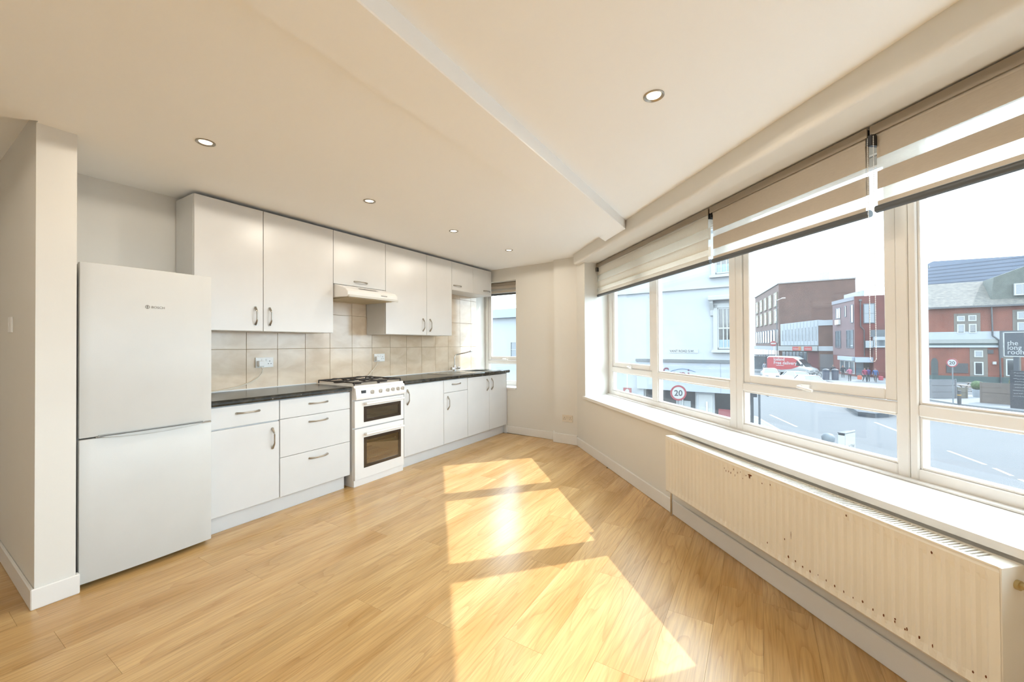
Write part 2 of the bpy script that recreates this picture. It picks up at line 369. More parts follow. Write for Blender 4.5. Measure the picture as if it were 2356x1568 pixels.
# ------------------------------------------------------------------ room shell
fl = MB(); fl.prism([(-2.75, 4.75), (-2.75, -4.3), wt(-4.6, -1.78), wt(5.0, -1.78), (5.0, 3.7), (0.6, 3.7), (0.6, 4.75)], -0.16, -0.012)
floor = fl.build('floor', SUB); tag(floor, 'golden oak laminate floor laid in long planks', 'floor', kind='structure')
row0 = -0.005-0.19*22
r = 0
y = row0
PL = 1.29
while y < 4.7:
    off = ((r*0.47) % 1.0)*PL
    if abs(y-0.185) < 0.01: off = (2.0+2.7) % PL
    if abs(y+0.005) < 0.01: off = (2.35+2.7) % PL
    x = -2.70-PL+off
    while x < 4.95:
        p = [(x+0.0004, y+0.0004), (x+PL-0.0004, y+0.0004), (x+PL-0.0004, y+0.1896), (x+0.0004, y+0.1896)]
        p = clip(p, (ND.x*-1, ND.y*-1), 1.706)          # stop at the window wall
        if p: p = clip(p, (-1, 0), 2.7)
        if p: p = clip(p, (1, 0), 4.80)
        if p: p = clip(p, (0, -1), 4.25)
        pieces = [p] if p else []
        if p and y > 2.78:          # rows that meet the short wall end: one piece each side of it
            hall = clip(clip(p, (1, 0), 0.452), (0, 1), 4.72); pieces = [hall]
            kit = clip(p, (-1, 0), -0.585 if y > 2.95 else -0.452)
            if kit: kit = clip(kit, (0, 1), 3.615)
            pieces.append(kit)
        for p in pieces:
            if len(p) < 3: continue
            ar = abs(sum(p[i][0]*p[(i+1) % len(p)][1]-p[(i+1) % len(p)][0]*p[i][1] for i in range(len(p))))/2
            if ar > 0.004: MB().prism(p, -0.012, 0.0).build('plank', WOODED, floor)
        x += PL
    y += 0.19; r += 1

# ceiling: main slab, raised hall ceiling behind a diagonal edge
hall_edge0, hall_edge1 = (0.452, 2.935), (-1.75, 4.92)
ce = MB(); ce.prism([(-2.75, -4.3), wt(-4.6, -2.12), wt(4.72, -2.12), (5.16, 2.1), (5.16, 3.75), (0.46, 3.75), (0.452, 2.935), hall_edge1, (-2.75, 4.92)], CH, CH+0.30)
ceiling = ce.build('ceiling', CEIL); tag(ceiling, 'flat cream painted ceiling with a shallow boxed beam', 'ceiling', kind='structure')
hc = MB(); hc.prism([(0.7, 2.7), (0.7, 5.0), (-2.3, 5.0)], CH+0.06, CH+0.31)
hc.build('hall_ceiling', CEIL, ceiling)
bx = lambda yy: (1.635+ND.y*yy)/(-ND.x)
bm_ = MB(); bm_.prism([(-2.7, 0.988), (bx(0.988), 0.988), (bx(1.280), 1.280), (-2.7, 1.280)], 2.255, CH+0.01)
bm_.build('beam', CEIL, ceiling, bevel=0.004)

def wallbox(name, label, poly, z0, z1, parts=(), m=WALL, bevel=0.0):
    b = MB(); b.prism(poly, z0, z1)
    for q in parts: b.prism(*q)
    o = b.build(name, m, bevel=bevel); return tag(o, label, 'wall', kind='structure')
wall_left = wallbox('wall_left', 'cream kitchen wall behind the cupboards, tiled above the worktop', [(0.50, KY), (5.22, KY), (5.22, KY+0.22), (0.50, KY+0.22)], 0, CH+0.15)
wallbox('wall_stub', 'short cream wall end beside the fridge freezer', [(0.450, 2.962), (0.587, 2.962), (0.587, KY), (0.587, 4.95), (0.466, 4.95)], 0, CH+0.30)
# far wall with the small window: corner pier, lintel and apron
C1, C2, C3 = (4.787, 2.288), (4.694, 2.244), wt(4.745, -1.71)
pier = [wt(4.471, -1.71), C3, C2, C1, (4.830, 2.897), (5.22, 2.897), (5.22, 1.78), wt(4.66, -2.18)]
wallbox('wall_far', 'cream far corner wall between the two windows', pier, 0, CH+0.15,
        parts=[([(4.830, 2.897), (4.880, KY), (5.22, KY), (5.22, 2.897)], 0, 0.615), ([(4.830, 2.897), (4.880, KY), (5.22, KY), (5.22, 2.897)], 2.160, CH+0.15)])
# window wall: apron, lintel, near pier
wallbox('wall_right', 'long cream window wall under and over the street windows', [wt(-4.6, -1.71), wt(4.471, -1.71), wt(4.66, -2.18), wt(-4.6, -2.18)], -0.16, 0.612,
        parts=[([wt(-4.6, -1.775), wt(4.50, -1.775), wt(4.66, -2.18), wt(-4.6, -2.18)], 2.212, CH+0.15),
               ([wt(-4.6, -1.71), wt(-3.83, -1.71), wt(-3.83, -2.18), wt(-4.6, -2.18)], 0.612, 2.212)])
# boxed bulkhead over the windows with a rounded lower edge
prof = [(-1.635, CH+0.05), (-1.635, 2.232)]
for k in range(1, 7):
    a = k/6*math.pi/2; prof.append((-1.635-0.030*(1-math.cos(a)), 2.232-0.026*math.sin(a)))
prof += [(-1.775, 2.203), (-1.775, CH+0.05)]
bk = MB(WM); bk.prism(prof, -4.60, 4.636, axis='x')
# axis x: (a,b)->(c,a,b): coordinates (t, d, z)
tag(bk.build('trim_1', WALL, smooth=True), 'long cream boxed bulkhead running above the window blinds', 'bulkhead', kind='structure')
# walls that close the room behind the camera
wallbox('wall_near', 'plain cream wall behind the viewer', [(-2.75, -4.5), (-1.5, -4.5), (-1.5, -4.25), (-2.75, -4.25)], 0, CH+0.15)
wallbox('wall_rear', 'plain cream wall closing the room on the unseen side', [(-2.95, -4.5), (-2.70, -4.5), (-2.70, 4.95), (-2.95, 4.95)], 0, CH+0.35)
wallbox('wall_hall', 'plain cream wall at the end of the hall', [(-2.75, 4.72), (0.6, 4.72), (0.6, 4.95), (-2.75, 4.95)], 0, CH+0.35)

# skirting boards
def skirt(name, label, poly, h=0.105):
    o = MB().prism(poly, 0, h).build(name, GLOSSW, bevel=0.004); tag(o, label, 'skirting board', kind='structure')
def band(p, q, th):
    p, q = Vector((*p, 0)), Vector((*q, 0)); dd = (q-p).normalized(); nn = Vector((-dd.y, dd.x, 0))*th
    return [(p.x, p.y), (q.x, q.y), (q.x+nn.x, q.y+nn.y), (p.x+nn.x, p.y+nn.y)]
skirt('baseboard_right', 'white skirting board along the foot of the window wall', [wt(-4.3, -1.71), wt(4.730, -1.71), wt(4.730, -1.695), wt(-4.3, -1.695)])
skirt('baseboard_far', 'short white skirting board below the far window', band(C1, (4.842, 3.115), 0.014), 0.10)
skirt('baseboard_pillar', 'white skirting board around the boxed far corner', [C2, C1, (4.773, 2.303), (4.672, 2.258), wt(4.730, -1.697), C3], 0.12)
skirt('baseboard_stub', 'white skirting board wrapped round the wall end beside the fridge', [(0.436, 2.948), (0.600, 2.948), (0.600, 2.985), (0.587, 2.985), (0.587, 2.962), (0.450, 2.962), (0.466, 4.72), (0.452, 4.72)], 0.098)

# ------------------------------------------------------------------ wall tiles
TX0, TW, TZ0, TH = 1.687-0.2534*2, 0.2534, 0.889, 0.333
gr = MB()
for x0, x1, z0, z1 in ((1.20, 4.866, 0.886, 1.44), (2.28, 2.88, 1.44, 1.80), (3.94, 4.866, 1.44, 2.0)): gr.box(x0, x1, KY-0.004, KY, z0, z1)
gr.build('grout', GROUT, wall_left)
def tile(x0, x1, z0, z1):
    MB().box(x0+0.0014, x1-0.0014, KY-0.010, KY-0.003, z0+0.0014, z1-0.0014).build('wall_tile', MATS['tile'], wall_left, bevel=0.0012)
for rz in range(4):
    z0, z1 = TZ0+rz*TH, TZ0+(rz+1)*TH
    if rz == 0: z1 = 1.222
    z0 = max(z0, 0.889); 
    for k in range(0, 16):
        x0, x1 = TX0+k*TW, TX0+(k+1)*TW
        x0c, x1c = max(x0, 1.20), min(x1, 4.864)
        if x1c-x0c < 0.02: continue
        if rz < 2: tile(x0c, x1c, z0, z1)
        elif rz == 2:
            if x1 > 2.28 and x0 < 2.88: tile(max(x0c, 2.28), min(x1c, 2.88), z0, 1.79) if min(x1c, 2.88)-max(x0c, 2.28) > 0.02 else None
            elif x1 > 3.945: tile(max(x0c, 3.945), x1c, z0, z1)
        elif rz == 3 and x1 > 3.945: tile(max(x0c, 3.945), x1c, z0, 1.99)

# ------------------------------------------------------------------ kitchen units
DY = 3.055        # door front plane
def bow_handle(p, q, out, parent, r=0.0055, lift=0.028, m=NICKEL):
    p, q, out = Vector(p), Vector(q), Vector(out); pts, rr = [], []
    n = 14
    for i in range(n+1):
        s = i/n; a = math.sin(math.pi*s)
        pts.append(p.lerp(q, s)+out*(lift*min(1.0, a*1.35)+0.002)); rr.append(r*(0.85+0.55*abs(math.cos(math.pi*s))**3))
    b = MB(); b.tube(pts, rr, 8)
    b.cyl(p, p+out*0.006, r*1.6, 10); b.cyl(q, q+out*0.006, r*1.6, 10)
    return b.build('handle', m, parent, smooth=True)
OUT = (0, -1, 0)
def hinge_door(parent, name, x0, x1, z0, z1, yf=DY, g=0.0018, th=0.018):
    return MB().box(x0+g, x1-g, yf, yf+th, z0+g, z1-g).build(name, LAMI, parent, bevel=0.0015)
def base_unit(x0, x1, label, name='base_cabinet'):
    t = thing(name, ((x0+x1)/2, 3.34, 0.12), label, 'kitchen cabinet', 'white base cabinets under the worktop')
    MB().box(x0, x1, DY+0.0205, 3.605, 0.118, 0.846).build('body', LAMI, t)
    return t
GTOP = 0.843
a_ = base_unit(1.212, 1.655, 'white base cabinet with one drawer over a door, next to the fridge freezer')
d_ = hinge_door(a_, 'drawer', 1.212, 1.655, 0.697, GTOP); bow_handle((1.365, DY, 0.788), (1.511, DY, 0.788), OUT, d_)
d_ = hinge_door(a_, 'door', 1.212, 1.655, 0.118, 0.691); bow_handle((1.604, DY, 0.642), (1.604, DY, 0.499), OUT, d_)
b_ = base_unit(1.657, 2.263, 'white base cabinet with three drawers, left of the cooker')
for z0, z1, zh in ((0.698, GTOP, 0.788), (0.411, 0.698, 0.645), (0.118, 0.411, 0.355)):
    d_ = hinge_door(b_, 'drawer', 1.657, 2.263, z0, z1); bow_handle((1.890, DY, zh), (2.045, DY, zh), OUT, d_)
c_ = base_unit(2.890, 3.490, 'white base cabinet with one tall plain door, right of the cooker')
d_ = hinge_door(c_, 'door', 2.890, 3.490, 0.118, GTOP); bow_handle((2.936, DY, 0.790), (2.936, DY, 0.645), OUT, d_)
c_ = base_unit(3.491, 3.930, 'narrow white base cabinet with one drawer over a door, beside the sink unit')
d_ = hinge_door(c_, 'drawer', 3.491, 3.930, 0.700, GTOP); bow_handle((3.640, DY, 0.790), (3.790, DY, 0.790), OUT, d_)
d_ = hinge_door(c_, 'door', 3.491, 3.930, 0.118, 0.699); bow_handle((3.559, DY, 0.654), (3.559, DY, 0.509), OUT, d_)
t = thing('sink_cabinet', (4.38, 3.34, 0.12), 'white sink cabinet with two doors at the window end', 'kitchen cabinet', 'white base cabinets under the worktop')
q = MB()   # open topped body so the sink bowl has room
q.box(3.932, 3.950, DY+0.0205, 3.605, 0.118, 0.846).box(4.793, 4.811, DY+0.0205, 3.605, 0.118, 0.846).box(3.950, 4.793, 3.590, 3.605, 0.118, 0.846).box(3.950, 4.793, DY+0.0205, 3.590, 0.118, 0.136)
q.build('body', LAMI, t)
MB().box(4.811, 4.829, DY-0.001, 3.605, 0.0, 0.846).build('end_panel', LAMI, t, bevel=0.001)
d_ = hinge_door(t, 'door', 3.932, 4.396, 0.118, GTOP); bow_handle((4.345, DY, 0.793), (4.345, DY, 0.650), OUT, d_)
d_ = hinge_door(t, 'door', 4.396, 4.811, 0.118, GTOP); bow_handle((4.448, DY, 0.795), (4.448, DY, 0.652), OUT, d_)
for x0, x1, lab in ((1.205, 2.238, 'white plinth board under the cabinets left of the cooker'), (2.885, 4.808, 'white plinth board under the cabinets right of the cooker')):
    tag(MB().box(x0, x1, 3.105, 3.121, 0.0, 0.1165).build('plinth', LAMI, bevel=0.001), lab, 'plinth', 'plinth boards')
# worktops
WY = 3.035
def top_profile(x0, x1, M_=None):
    b = MB(); pr = [(3.608, 0.848), (3.608, 0.888), (WY+0.014, 0.888), (WY+0.004, 0.884), (WY, 0.875), (WY, 0.862), (WY+0.004, 0.852), (WY+0.014, 0.848)]
    b.prism(pr, x0, x1, axis='x'); return b
tag(top_profile(1.212, 2.270).build('worktop', MATS['worktop']), 'black speckled worktop between the fridge freezer and the cooker', 'worktop', 'black speckled worktops')
BX0, BX1, BY0, BY1 = 4.285, 4.665, 3.165, 3.475
wt2 = top_profile(2.884, BX0)
pr = [(3.608, 0.848), (3.608, 0.888), (WY+0.014, 0.888), (WY+0.004, 0.884), (WY, 0.875), (WY, 0.862), (WY+0.004, 0.852), (WY+0.014, 0.848)]
wt2.prism(pr, BX1, 4.886, axis='x')
wt2.box(BX0, BX1, WY, BY0, 0.848, 0.888).box(BX0, BX1, BY1, 3.608, 0.848, 0.888)
tag(wt2.build('worktop', MATS['worktop']), 'black speckled worktop holding the sink beside the window', 'worktop', 'black speckled worktops')
tag(MB().box(1.212, 2.300, 3.603, 3.6085, 0.8885, 0.897).build('sealant_bead', WHITEP), 'thin white sealant strip behind the left worktop', 'sealant', 'sealant strips')
tag(MB().box(2.870, 4.86, 3.603, 3.6085, 0.8885, 0.897).build('sealant_bead', WHITEP), 'thin white sealant strip behind the sink worktop', 'sealant', 'sealant strips')
# sink
s_ = thing('sink', (4.25, 3.33, 0.889), 'stainless steel sink with drainer, set into the worktop by the window', 'sink')
b = MB(); Z = 0.8885
for x0, x1, y0, y1 in ((3.74, BX0+0.004, 3.105, 3.545), (BX1-0.004, 4.735, 3.105, 3.545), (BX0+0.004, BX1-0.004, 3.105, BY0+0.004), (BX0+0.004, BX1-0.004, BY1-0.004, 3.545)):
    b.box(x0, x1, y0, y1, Z, Z+0.0045)
for k in range(6): b.box(3.79, 4.20, 3.17+k*0.055, 3.176+k*0.055, Z+0.0045, Z+0.0075)
b.build('drainer', STEEL, s_)
b = MB(); x0, x1, y0, y1, zb = BX0+0.004, BX1-0.004, BY0+0.004, BY1-0.004, 0.735
b.box(x0, x1, y0, y1, zb-0.004, zb).box(x0, x0+0.003, y0, y1, zb, Z).box(x1-0.003, x1, y0, y1, zb, Z).box(x0, x1, y0, y0+0.003, zb, Z).box(x0, x1, y1-0.003, y1, zb, Z)
bw = b.build('bowl', STEEL, s_)
MB().cyl((4.475, 3.32, zb), (4.475, 3.32, zb+0.004), 0.035, 20).build('waste', CHROME, bw)
# mixer tap
tp = thing('mixer_tap', (4.19, 3.475, 0.893), 'chrome kitchen mixer tap with a long swivel spout over the sink', 'tap')
MB().lathe((4.19, 3.475, 0.8935), [(0.026, 0), (0.026, 0.012), (0.018, 0.02), (0.018, 0.075), (0.014, 0.085)], 18).build('body', CHROME, tp, smooth=True)
pts = [(4.19, 3.475, 0.97)]+[(4.19, 3.475, 0.97+0.02*k) for k in range(1, 6)]
for k in range(1, 7):
    a = k/6*1.25; pts.append((4.19+0.05*(1-math.cos(a)), 3.475-0.01*(1-math.cos(a)), 1.07+0.05*math.sin(a)))
x, y, z = pts[-1]
pts += [(x+0.08*k, y-0.018*k, z+0.012*k) for k in range(1, 4)]
MB().tube(pts, 0.0085, 10).build('spout', CHROME, tp, smooth=True)
e = Vector(pts[-1]); MB().cyl(e-Vector((0.012, 0, -0.004)), e+Vector((0.018, -0.004, 0.002)), 0.012, 14).build('nozzle', CHROME, tp, smooth=True)
for sx in (-1, 1):
    h = MB(); h.cyl((4.19, 3.475, 0.935), (4.19+sx*0.05, 3.465, 0.935), 0.011, 12).cyl((4.19+sx*0.05, 3.465, 0.935), (4.19+sx*0.082, 3.46, 0.935), 0.019, 14); h.build('lever', CHROME, tp, smooth=True)

# wall cabinets
WYF = 3.305
def wall_unit(x0, x1, z0, label):
    t = thing('wall_cabinet', ((x0+x1)/2, 3.46, z0), label, 'kitchen cabinet', 'white wall cabinets')
    MB().box(x0, x1, WYF+0.0205, 3.606, z0, 2.306).build('body', LAMI, t, bevel=0.001)
    return t
def wdoor(t, x0, x1, z0): return hinge_door(t, 'door', x0, x1, z0, 2.306, WYF)
for x0, x1, hx, lab in ((1.212, 1.666, 1.607, 'tall white wall cabinet over the fridge freezer, leftmost of the row'), (1.667, 2.275, 1.714, 'wide tall white wall cabinet left of the extractor hood'),
                        (2.880, 3.485, 3.424, 'wide tall white wall cabinet right of the extractor hood'), (3.486, 3.938, 3.539, 'narrow tall white wall cabinet beside the pair of short doors')):
    t = wall_unit(x0, x1, 1.362, lab); d_ = wdoor(t, x0, x1, 1.362); bow_handle((hx, WYF, 1.548), (hx, WYF, 1.412), OUT, d_)
t = wall_unit(2.276, 2.879, 1.815, 'short white wall cabinet directly above the extractor hood'); d_ = wdoor(t, 2.276, 2.879, 1.815); bow_handle((2.499, WYF, 1.860), (2.644, WYF, 1.860), OUT, d_)
t = wall_unit(3.940, 4.822, 1.945, 'short white wall cabinet with two lift doors, nearest the far window')
d_ = wdoor(t, 3.940, 4.381, 1.945); bow_handle((3.975, WYF, 2.006), (4.125, WYF, 2.006), OUT, d_)
d_ = wdoor(t, 4.381, 4.822, 1.945); bow_handle((4.628, WYF, 2.006), (4.780, WYF, 2.006), OUT, d_)
# extractor hood
t = thing('extractor_hood', (2.575, 3.37, 1.68), 'slim white extractor hood under the short cabinet above the cooker', 'extractor hood')
b = MB(); b.prism([(3.604, 1.70), (3.604, 1.812), (3.300, 1.812), (3.150, 1.765), (3.118, 1.735), (3.118, 1.692), (3.130, 1.688)], 2.288, 2.868, axis='x'); b.build('body', ENAM, t, bevel=0.003)
MB().box(2.292, 2.864, 3.102, 3.117, 1.684, 1.704).build('visor', mat('hood_visor', (205, 203, 196), 0.2), t, bevel=0.002)
MB().prism([(3.2035, 1.7848), (3.1575, 1.7703), (3.157, 1.7713), (3.203, 1.7858)], 2.46, 2.66, axis='x').build('switch_strip', GREYP, t)
MB().box(2.660, 2.735, 3.1165, 3.118, 1.722, 1.731).build('badge', GREYP, t)
MB().box(2.33, 2.83, 3.16, 3.56, 1.682, 1.6995).build('filter', mat('hood_filter', (190, 178, 150), 0.5, 0.3), t)

# ------------------------------------------------------------------ fridge freezer
t = thing('fridge_freezer', (0.90, 3.28, 0), 'tall white two-door fridge freezer beside the wall end', 'fridge freezer')
FX0, FX1, FY = 0.600, 1.186, 2.966
MB().box(FX0+0.004, FX1-0.004, FY+0.062, 3.600, 0.035, 1.688).build('body', FRIDGEW, t, bevel=0.006)
MB().box(FX0+0.010, FX1-0.010, FY+0.052, FY+0.062, 0.05, 1.675).build('door_seal', mat('seal_grey', (150, 148, 142), 0.7), t)
def fdoor(z0, z1):
    b = MB(); n = 12; pl = []
    for i in range(n+1):
        s = i/n; x = FX0+(FX1-FX0)*s; pl.append((x, FY+0.010*(2*s-1)**2))
    pl += [(FX1, FY+0.052), (FX0, FY+0.052)]
    b.prism(pl, z0, z1); return b.build('door', FRIDGEW, t, bevel=0.004, seg=2, smooth=True)
du = fdoor(0.777, 1.690); dl = fdoor(0.028, 0.769)
MB().box(FX0+0.06, FX1-0.06, FY+0.004, FY+0.02, 0.7695, 0.7765).build('grip_recess', GREYP, t)
def blade(par):      # long curved grip along the top of the freezer door
    n = 16; up = [(0.665+0.475*i/n, 0.7785) for i in range(n+1)]
    low = [(0.665+0.475*i/n, 0.7775-0.021*math.sin(math.pi*i/n)**0.6) for i in range(n+1)]
    MB().prism(up+low[::-1], FY-0.012, FY+0.006, axis='y').build('handle', mat('handle_grey', (190, 194, 194), 0.35), par, bevel=0.002)
    MB().box(0.67, 1.135, FY-0.004, FY+0.012, 0.7787, 0.7835).build('grip_shadow_gap', GREYP, par)
blade(t)
BADGE = mat('badge_grey', (134, 127, 116), 0.4)
def ringm(cx, cz, r0, r1, y):
    b = MB(); n = 24
    for i in range(n):
        a0, a1 = 2*math.pi*i/n, 2*math.pi*(i+1)/n
        b.poly([(cx+r*math.cos(a), y, cz+r*math.sin(a)) for r, a in ((r0, a0), (r1, a0), (r1, a1), (r0, a1))])
    return b
bd = ringm(0.867, 1.475, 0.0075, 0.0105, FY-0.0006); bd.box(0.8655, 0.8685, FY-0.0006, FY+0.002, 1.4655, 1.4845).box(0.862, 0.872, FY-0.0006, FY+0.002, 1.4735, 1.4765)
bd.build('badge', BADGE, du)
text('BOSCH', 0.019, frame_m((0.884, FY-0.0004, 1.468), (1, 0, 0)), BADGE, du, 'badge_lettering')
MB().cyl((FX1-0.05, FY+0.10, 0.0), (FX1-0.05, FY+0.10, 0.034), 0.016, 12).build('foot', BLACK, t)
MB().cyl((FX0+0.05, FY+0.09, 0.0), (FX0+0.05, FY+0.09, 0.034), 0.016, 12).build('foot', BLACK, t)
MB().cyl((FX0+0.05, 3.55, 0.0), (FX0+0.05, 3.55, 0.034), 0.016, 12).build('foot', BLACK, t)
MB().cyl((FX1-0.05, 3.55, 0.0), (FX1-0.05, 3.55, 0.034), 0.016, 12).build('foot', BLACK, t)
MB().box(FX1-0.055, FX1-0.004, FY+0.004, FY+0.05, 0.7692, 0.7768).build('hinge', CHROME, t)

# ------------------------------------------------------------------ cooker
CX0, CX1, CY = 2.287, 2.862, 3.028
t = thing('cooker', (2.575, 3.31, 0), 'white freestanding gas cooker with two glazed ovens and black pan supports', 'cooker')
b = MB()    # shell, open at the front where the ovens are
b.box(CX0, CX0+0.02, CY+0.03, 3.595, 0.0, 0.872).box(CX1-0.02, CX1, CY+0.03, 3.595, 0.0, 0.872).box(CX0, CX1, 3.58, 3.595, 0.0, 0.872)
b.box(CX0+0.02, CX1-0.02, CY+0.03, 3.58, 0.03, 0.06).box(CX0+0.02, CX1-0.02, CY+0.03, 3.58, 0.50, 0.53).box(CX0+0.02, CX1-0.02, CY+0.03, 3.58, 0.755, 0.872)
b.build('body', ENAM, t)
LINER = mat('oven_liner', (205, 202, 186), 0.45)
for z0, z1 in ((0.075, 0.49), (0.545, 0.745)):
    l = MB(); x0, x1, y0, y1 = CX0+0.045, CX1-0.045, CY+0.045, 3.50
    l.box(x0, x1, y1, y1+0.006, z0, z1).box(x0-0.005, x0, y0, y1, z0, z1).box(x1, x1+0.005, y0, y1, z0, z1).box(x0, x1, y0, y1, z0-0.006, z0).box(x0, x1, y0, y1, z1, z1+0.006)
    ln = l.build('oven_liner', LINER, t)
    for zz in ([0.20, 0.34] if z0 < 0.3 else [0.61]):
        g = MB(); g.box(x0, x1, y0+0.01, y0+0.016, zz, zz+0.006).box(x0, x1, y1-0.05, y1-0.044, zz, zz+0.006)
        for k in range(22): g.box(x0+0.01+k*0.0215, x0+0.013+k*0.0215, y0+0.01, y1-0.045, zz+0.002, zz+0.005)
        g.build('oven_rack', CHROME, ln)
MB().box(CX0, CX1, CY+0.010, CY+0.03, 0.0, 0.060).build('base_panel', ENAM, t, bevel=0.002)
OG = glass('oven_glass', (0.66, 0.61, 0.50), 5.0)
def oven_door(z0, z1, wz0, wz1, hz):
    x0, x1, y0, y1 = CX0+0.003, CX1-0.004, CY-0.002, CY+0.028
    gx0, gx1 = 2.383, 2.820
    b = MB(); b.box(x0, gx0, y0, y1, z0, z1).box(gx1, x1, y0, y1, z0, z1).box(gx0, gx1, y0, y1, z0, wz0).box(gx0, gx1, y0, y1, wz1, z1)
    d = b.build('oven_door', ENAM, t)
    f = MB(); e = 0.030
    f.box(gx0, gx0+e, y0-0.002, y0+0.004, wz0, wz1).box(gx1-e, gx1, y0-0.002, y0+0.004, wz0, wz1).box(gx0+e, gx1-e, y0-0.002, y0+0.004, wz0, wz0+e*0.9).box(gx0+e, gx1-e, y0-0.002, y0+0.004, wz1-e*0.9, wz1)
    f.build('window_border', DARKGLASS, d)
    MB().box(gx0+e, gx1-e, y0, y0+0.004, wz0+e*0.9, wz1-e*0.9).build('pane', OG, d)
    h = MB(); h.cyl((2.385, CY-0.034, hz), (2.832, CY-0.034, hz), 0.011, 14).cyl((2.395, CY-0.034, hz), (2.395, CY, hz), 0.011, 12).cyl((2.822, CY-0.034, hz), (2.822, CY, hz), 0.011, 12)
    h.build('handle', WHITEP, d, smooth=True)
oven_door(0.063, 0.508, 0.152, 0.424, 0.456); oven_door(0.520, 0.757, 0.560, 0.700, 0.727)
b = MB(); b.prism([(CY+0.03, 0.765), (CY-0.020, 0.767), (CY-0.028, 0.785), (CY-0.012, 0.868), (CY+0.03, 0.880)], CX0+0.002, CX1-0.002, axis='x')
pn = b.build('control_panel', ENAM, t, bevel=0.003, seg=2)
for kx in (2.462, 2.555, 2.640, 2.702, 2.766, 2.825):
    k = MB(); k.cyl((kx, CY-0.022, 0.828), (kx, CY-0.038, 0.825), 0.017, 18).box(kx-0.004, kx+0.004, CY-0.048, CY-0.024, 0.811, 0.842)
    k.build('knob', mat('knob_grey', (205, 202, 196), 0.4), pn, bevel=0.0008)
MB().box(2.345, 2.392, CY-0.024, CY-0.015, 0.822, 0.848).build('clock_display', BLACK, pn)
MB().box(CX0, CX1, CY+0.005, 3.600, 0.8725, 0.892).build('hob', ENAM, t, bevel=0.004)
for hx, hy, hr in ((2.43, 3.18, 0.038), (2.72, 3.18, 0.050), (2.43, 3.45, 0.046), (2.72, 3.45, 0.034)):
    bu = MB().lathe((hx, hy, 0.892), [(hr, 0), (hr, 0.010), (hr*0.8, 0.012), (hr*0.8, 0.018), (hr*0.2, 0.021)], 20).build('burner', IRON, t, smooth=True)
for gx in (2.305, 2.580):
    g = MB(); x0, x1, y0, y1, zz = gx, gx+0.262, 3.055, 3.575, 0.918
    r_ = 0.0055
    for a, c in (((x0, y0), (x1, y0)), ((x1, y0), (x1, y1)), ((x1, y1), (x0, y1)), ((x0, y1), (x0, y0)), ((x0, (y0+y1)/2), (x1, (y0+y1)/2))):
        g.cyl((*a, zz), (*c, zz), r_, 8)
    for cy in (3.185, 3.445):
        cx = (x0+x1)/2
        for a in range(4):
            dx, dy = math.cos(a*math.pi/2), math.sin(a*math.pi/2)
            ex = 0.131 if a % 2 == 0 else 0.130
            g.tube([(cx+dx*0.03, cy+dy*0.03, zz+0.010), (cx+dx*0.09, cy+dy*0.09, zz+0.008), (cx+dx*ex, cy+dy*ex, zz)], r_, 8)
    for cx, cy in ((x0, y0), (x1, y0), (x0, y1), (x1, y1)): g.cyl((cx, cy, 0.892), (cx, cy, zz), r_, 8)
    g.build('pan_support', IRON, t, smooth=True)

# ------------------------------------------------------------------ sockets, switch, plugs
def double_socket(M, label, cat='socket', nm='double_socket', w_=0.146, h_=0.086, holes=True, m=WHITEP):
    loc = M @ Vector((0, 0, 0)); t = thing(nm, loc, label, cat)
    b = MB(M); b.box(-w_/2, w_/2, -h_/2, h_/2, 0, 0.009); b.build('plate', m, t, bevel=0.002)
    if holes:
        for sx in (-1, 1):
            r_ = MB(M); r_.box(sx*0.018-0.008, sx*0.018+0.008, 0.010, 0.030, 0.0092, 0.013); r_.build('rocker', m, t, bevel=0.001)
            hmb = MB(M); hmb.box(sx*0.042-0.003, sx*0.042+0.003, 0.006, 0.014, 0.0086, 0.0096)
            for s2 in (-1, 1): hmb.box(sx*0.042+s2*0.011-0.004, sx*0.042+s2*0.011+0.004, -0.014, -0.009, 0.0086, 0.0096)
            hmb.build('pin_holes', BLACK, t)
    else:
        MB(M).box(-0.006, 0.006, -0.012, 0.012, 0.0092, 0.013).build('rocker', m, t, bevel=0.001)
    return t
def face_m(o, x, n):   # local x along x, y up, z along n
    x, n = Vector(x).normalized(), Vector(n).normalized(); y = n.cross(x)
    return Matrix(((x.x, y.x, n.x, o[0]), (x.y, y.y, n.y, o[1]), (x.z, y.z, n.z, o[2]), (0, 0, 0, 1)))
SY = KY-0.0105
double_socket(face_m((1.826, SY, 1.108), (1, 0, 0), (0, -1, 0)), 'white double wall socket on the tiles above the left worktop')
double_socket(face_m((3.049, SY, 1.111), (1, 0, 0), (0, -1, 0)), 'white double wall socket on the tiles behind the cooker')
pv = (Vector((*C2, 0))-Vector((*C3, 0))).normalized(); pn_ = Vector((-abs(pv.y), pv.x, 0)).normalized()
mid = Vector((*C3, 0)).lerp(Vector((*C2, 0)), 0.42)
double_socket(face_m((mid.x+pn_.x*0.001, mid.y+pn_.y*0.001, 0.318), pv*-1, pn_), 'cream double wall socket low on the far corner beside the window', m=mat('cream_plastic', (222, 210, 192), 0.4))
double_socket(face_m((0.4548, 3.56, 1.375), (0, -1, 0), (-1, 0, 0)), 'white light switch on the side of the wall end', 'light switch', 'light_switch', 0.086, 0.086, False)
def plug(x, z, pts, label):
    t = thing('plug', (x, SY-0.02, z), label, 'plug')
    MB().box(x-0.024, x+0.024, SY-0.044, SY-0.0105, z-0.024, z+0.026).build('plug_body', WHITEP, t, bevel=0.006)
    MB().tube(pts, 0.004, 8).build('cable', mat('cable_white', (222, 212, 195), 0.5), t, smooth=True)
P_ = lambda x, z, dy=0.03: (x, SY-dy, z)
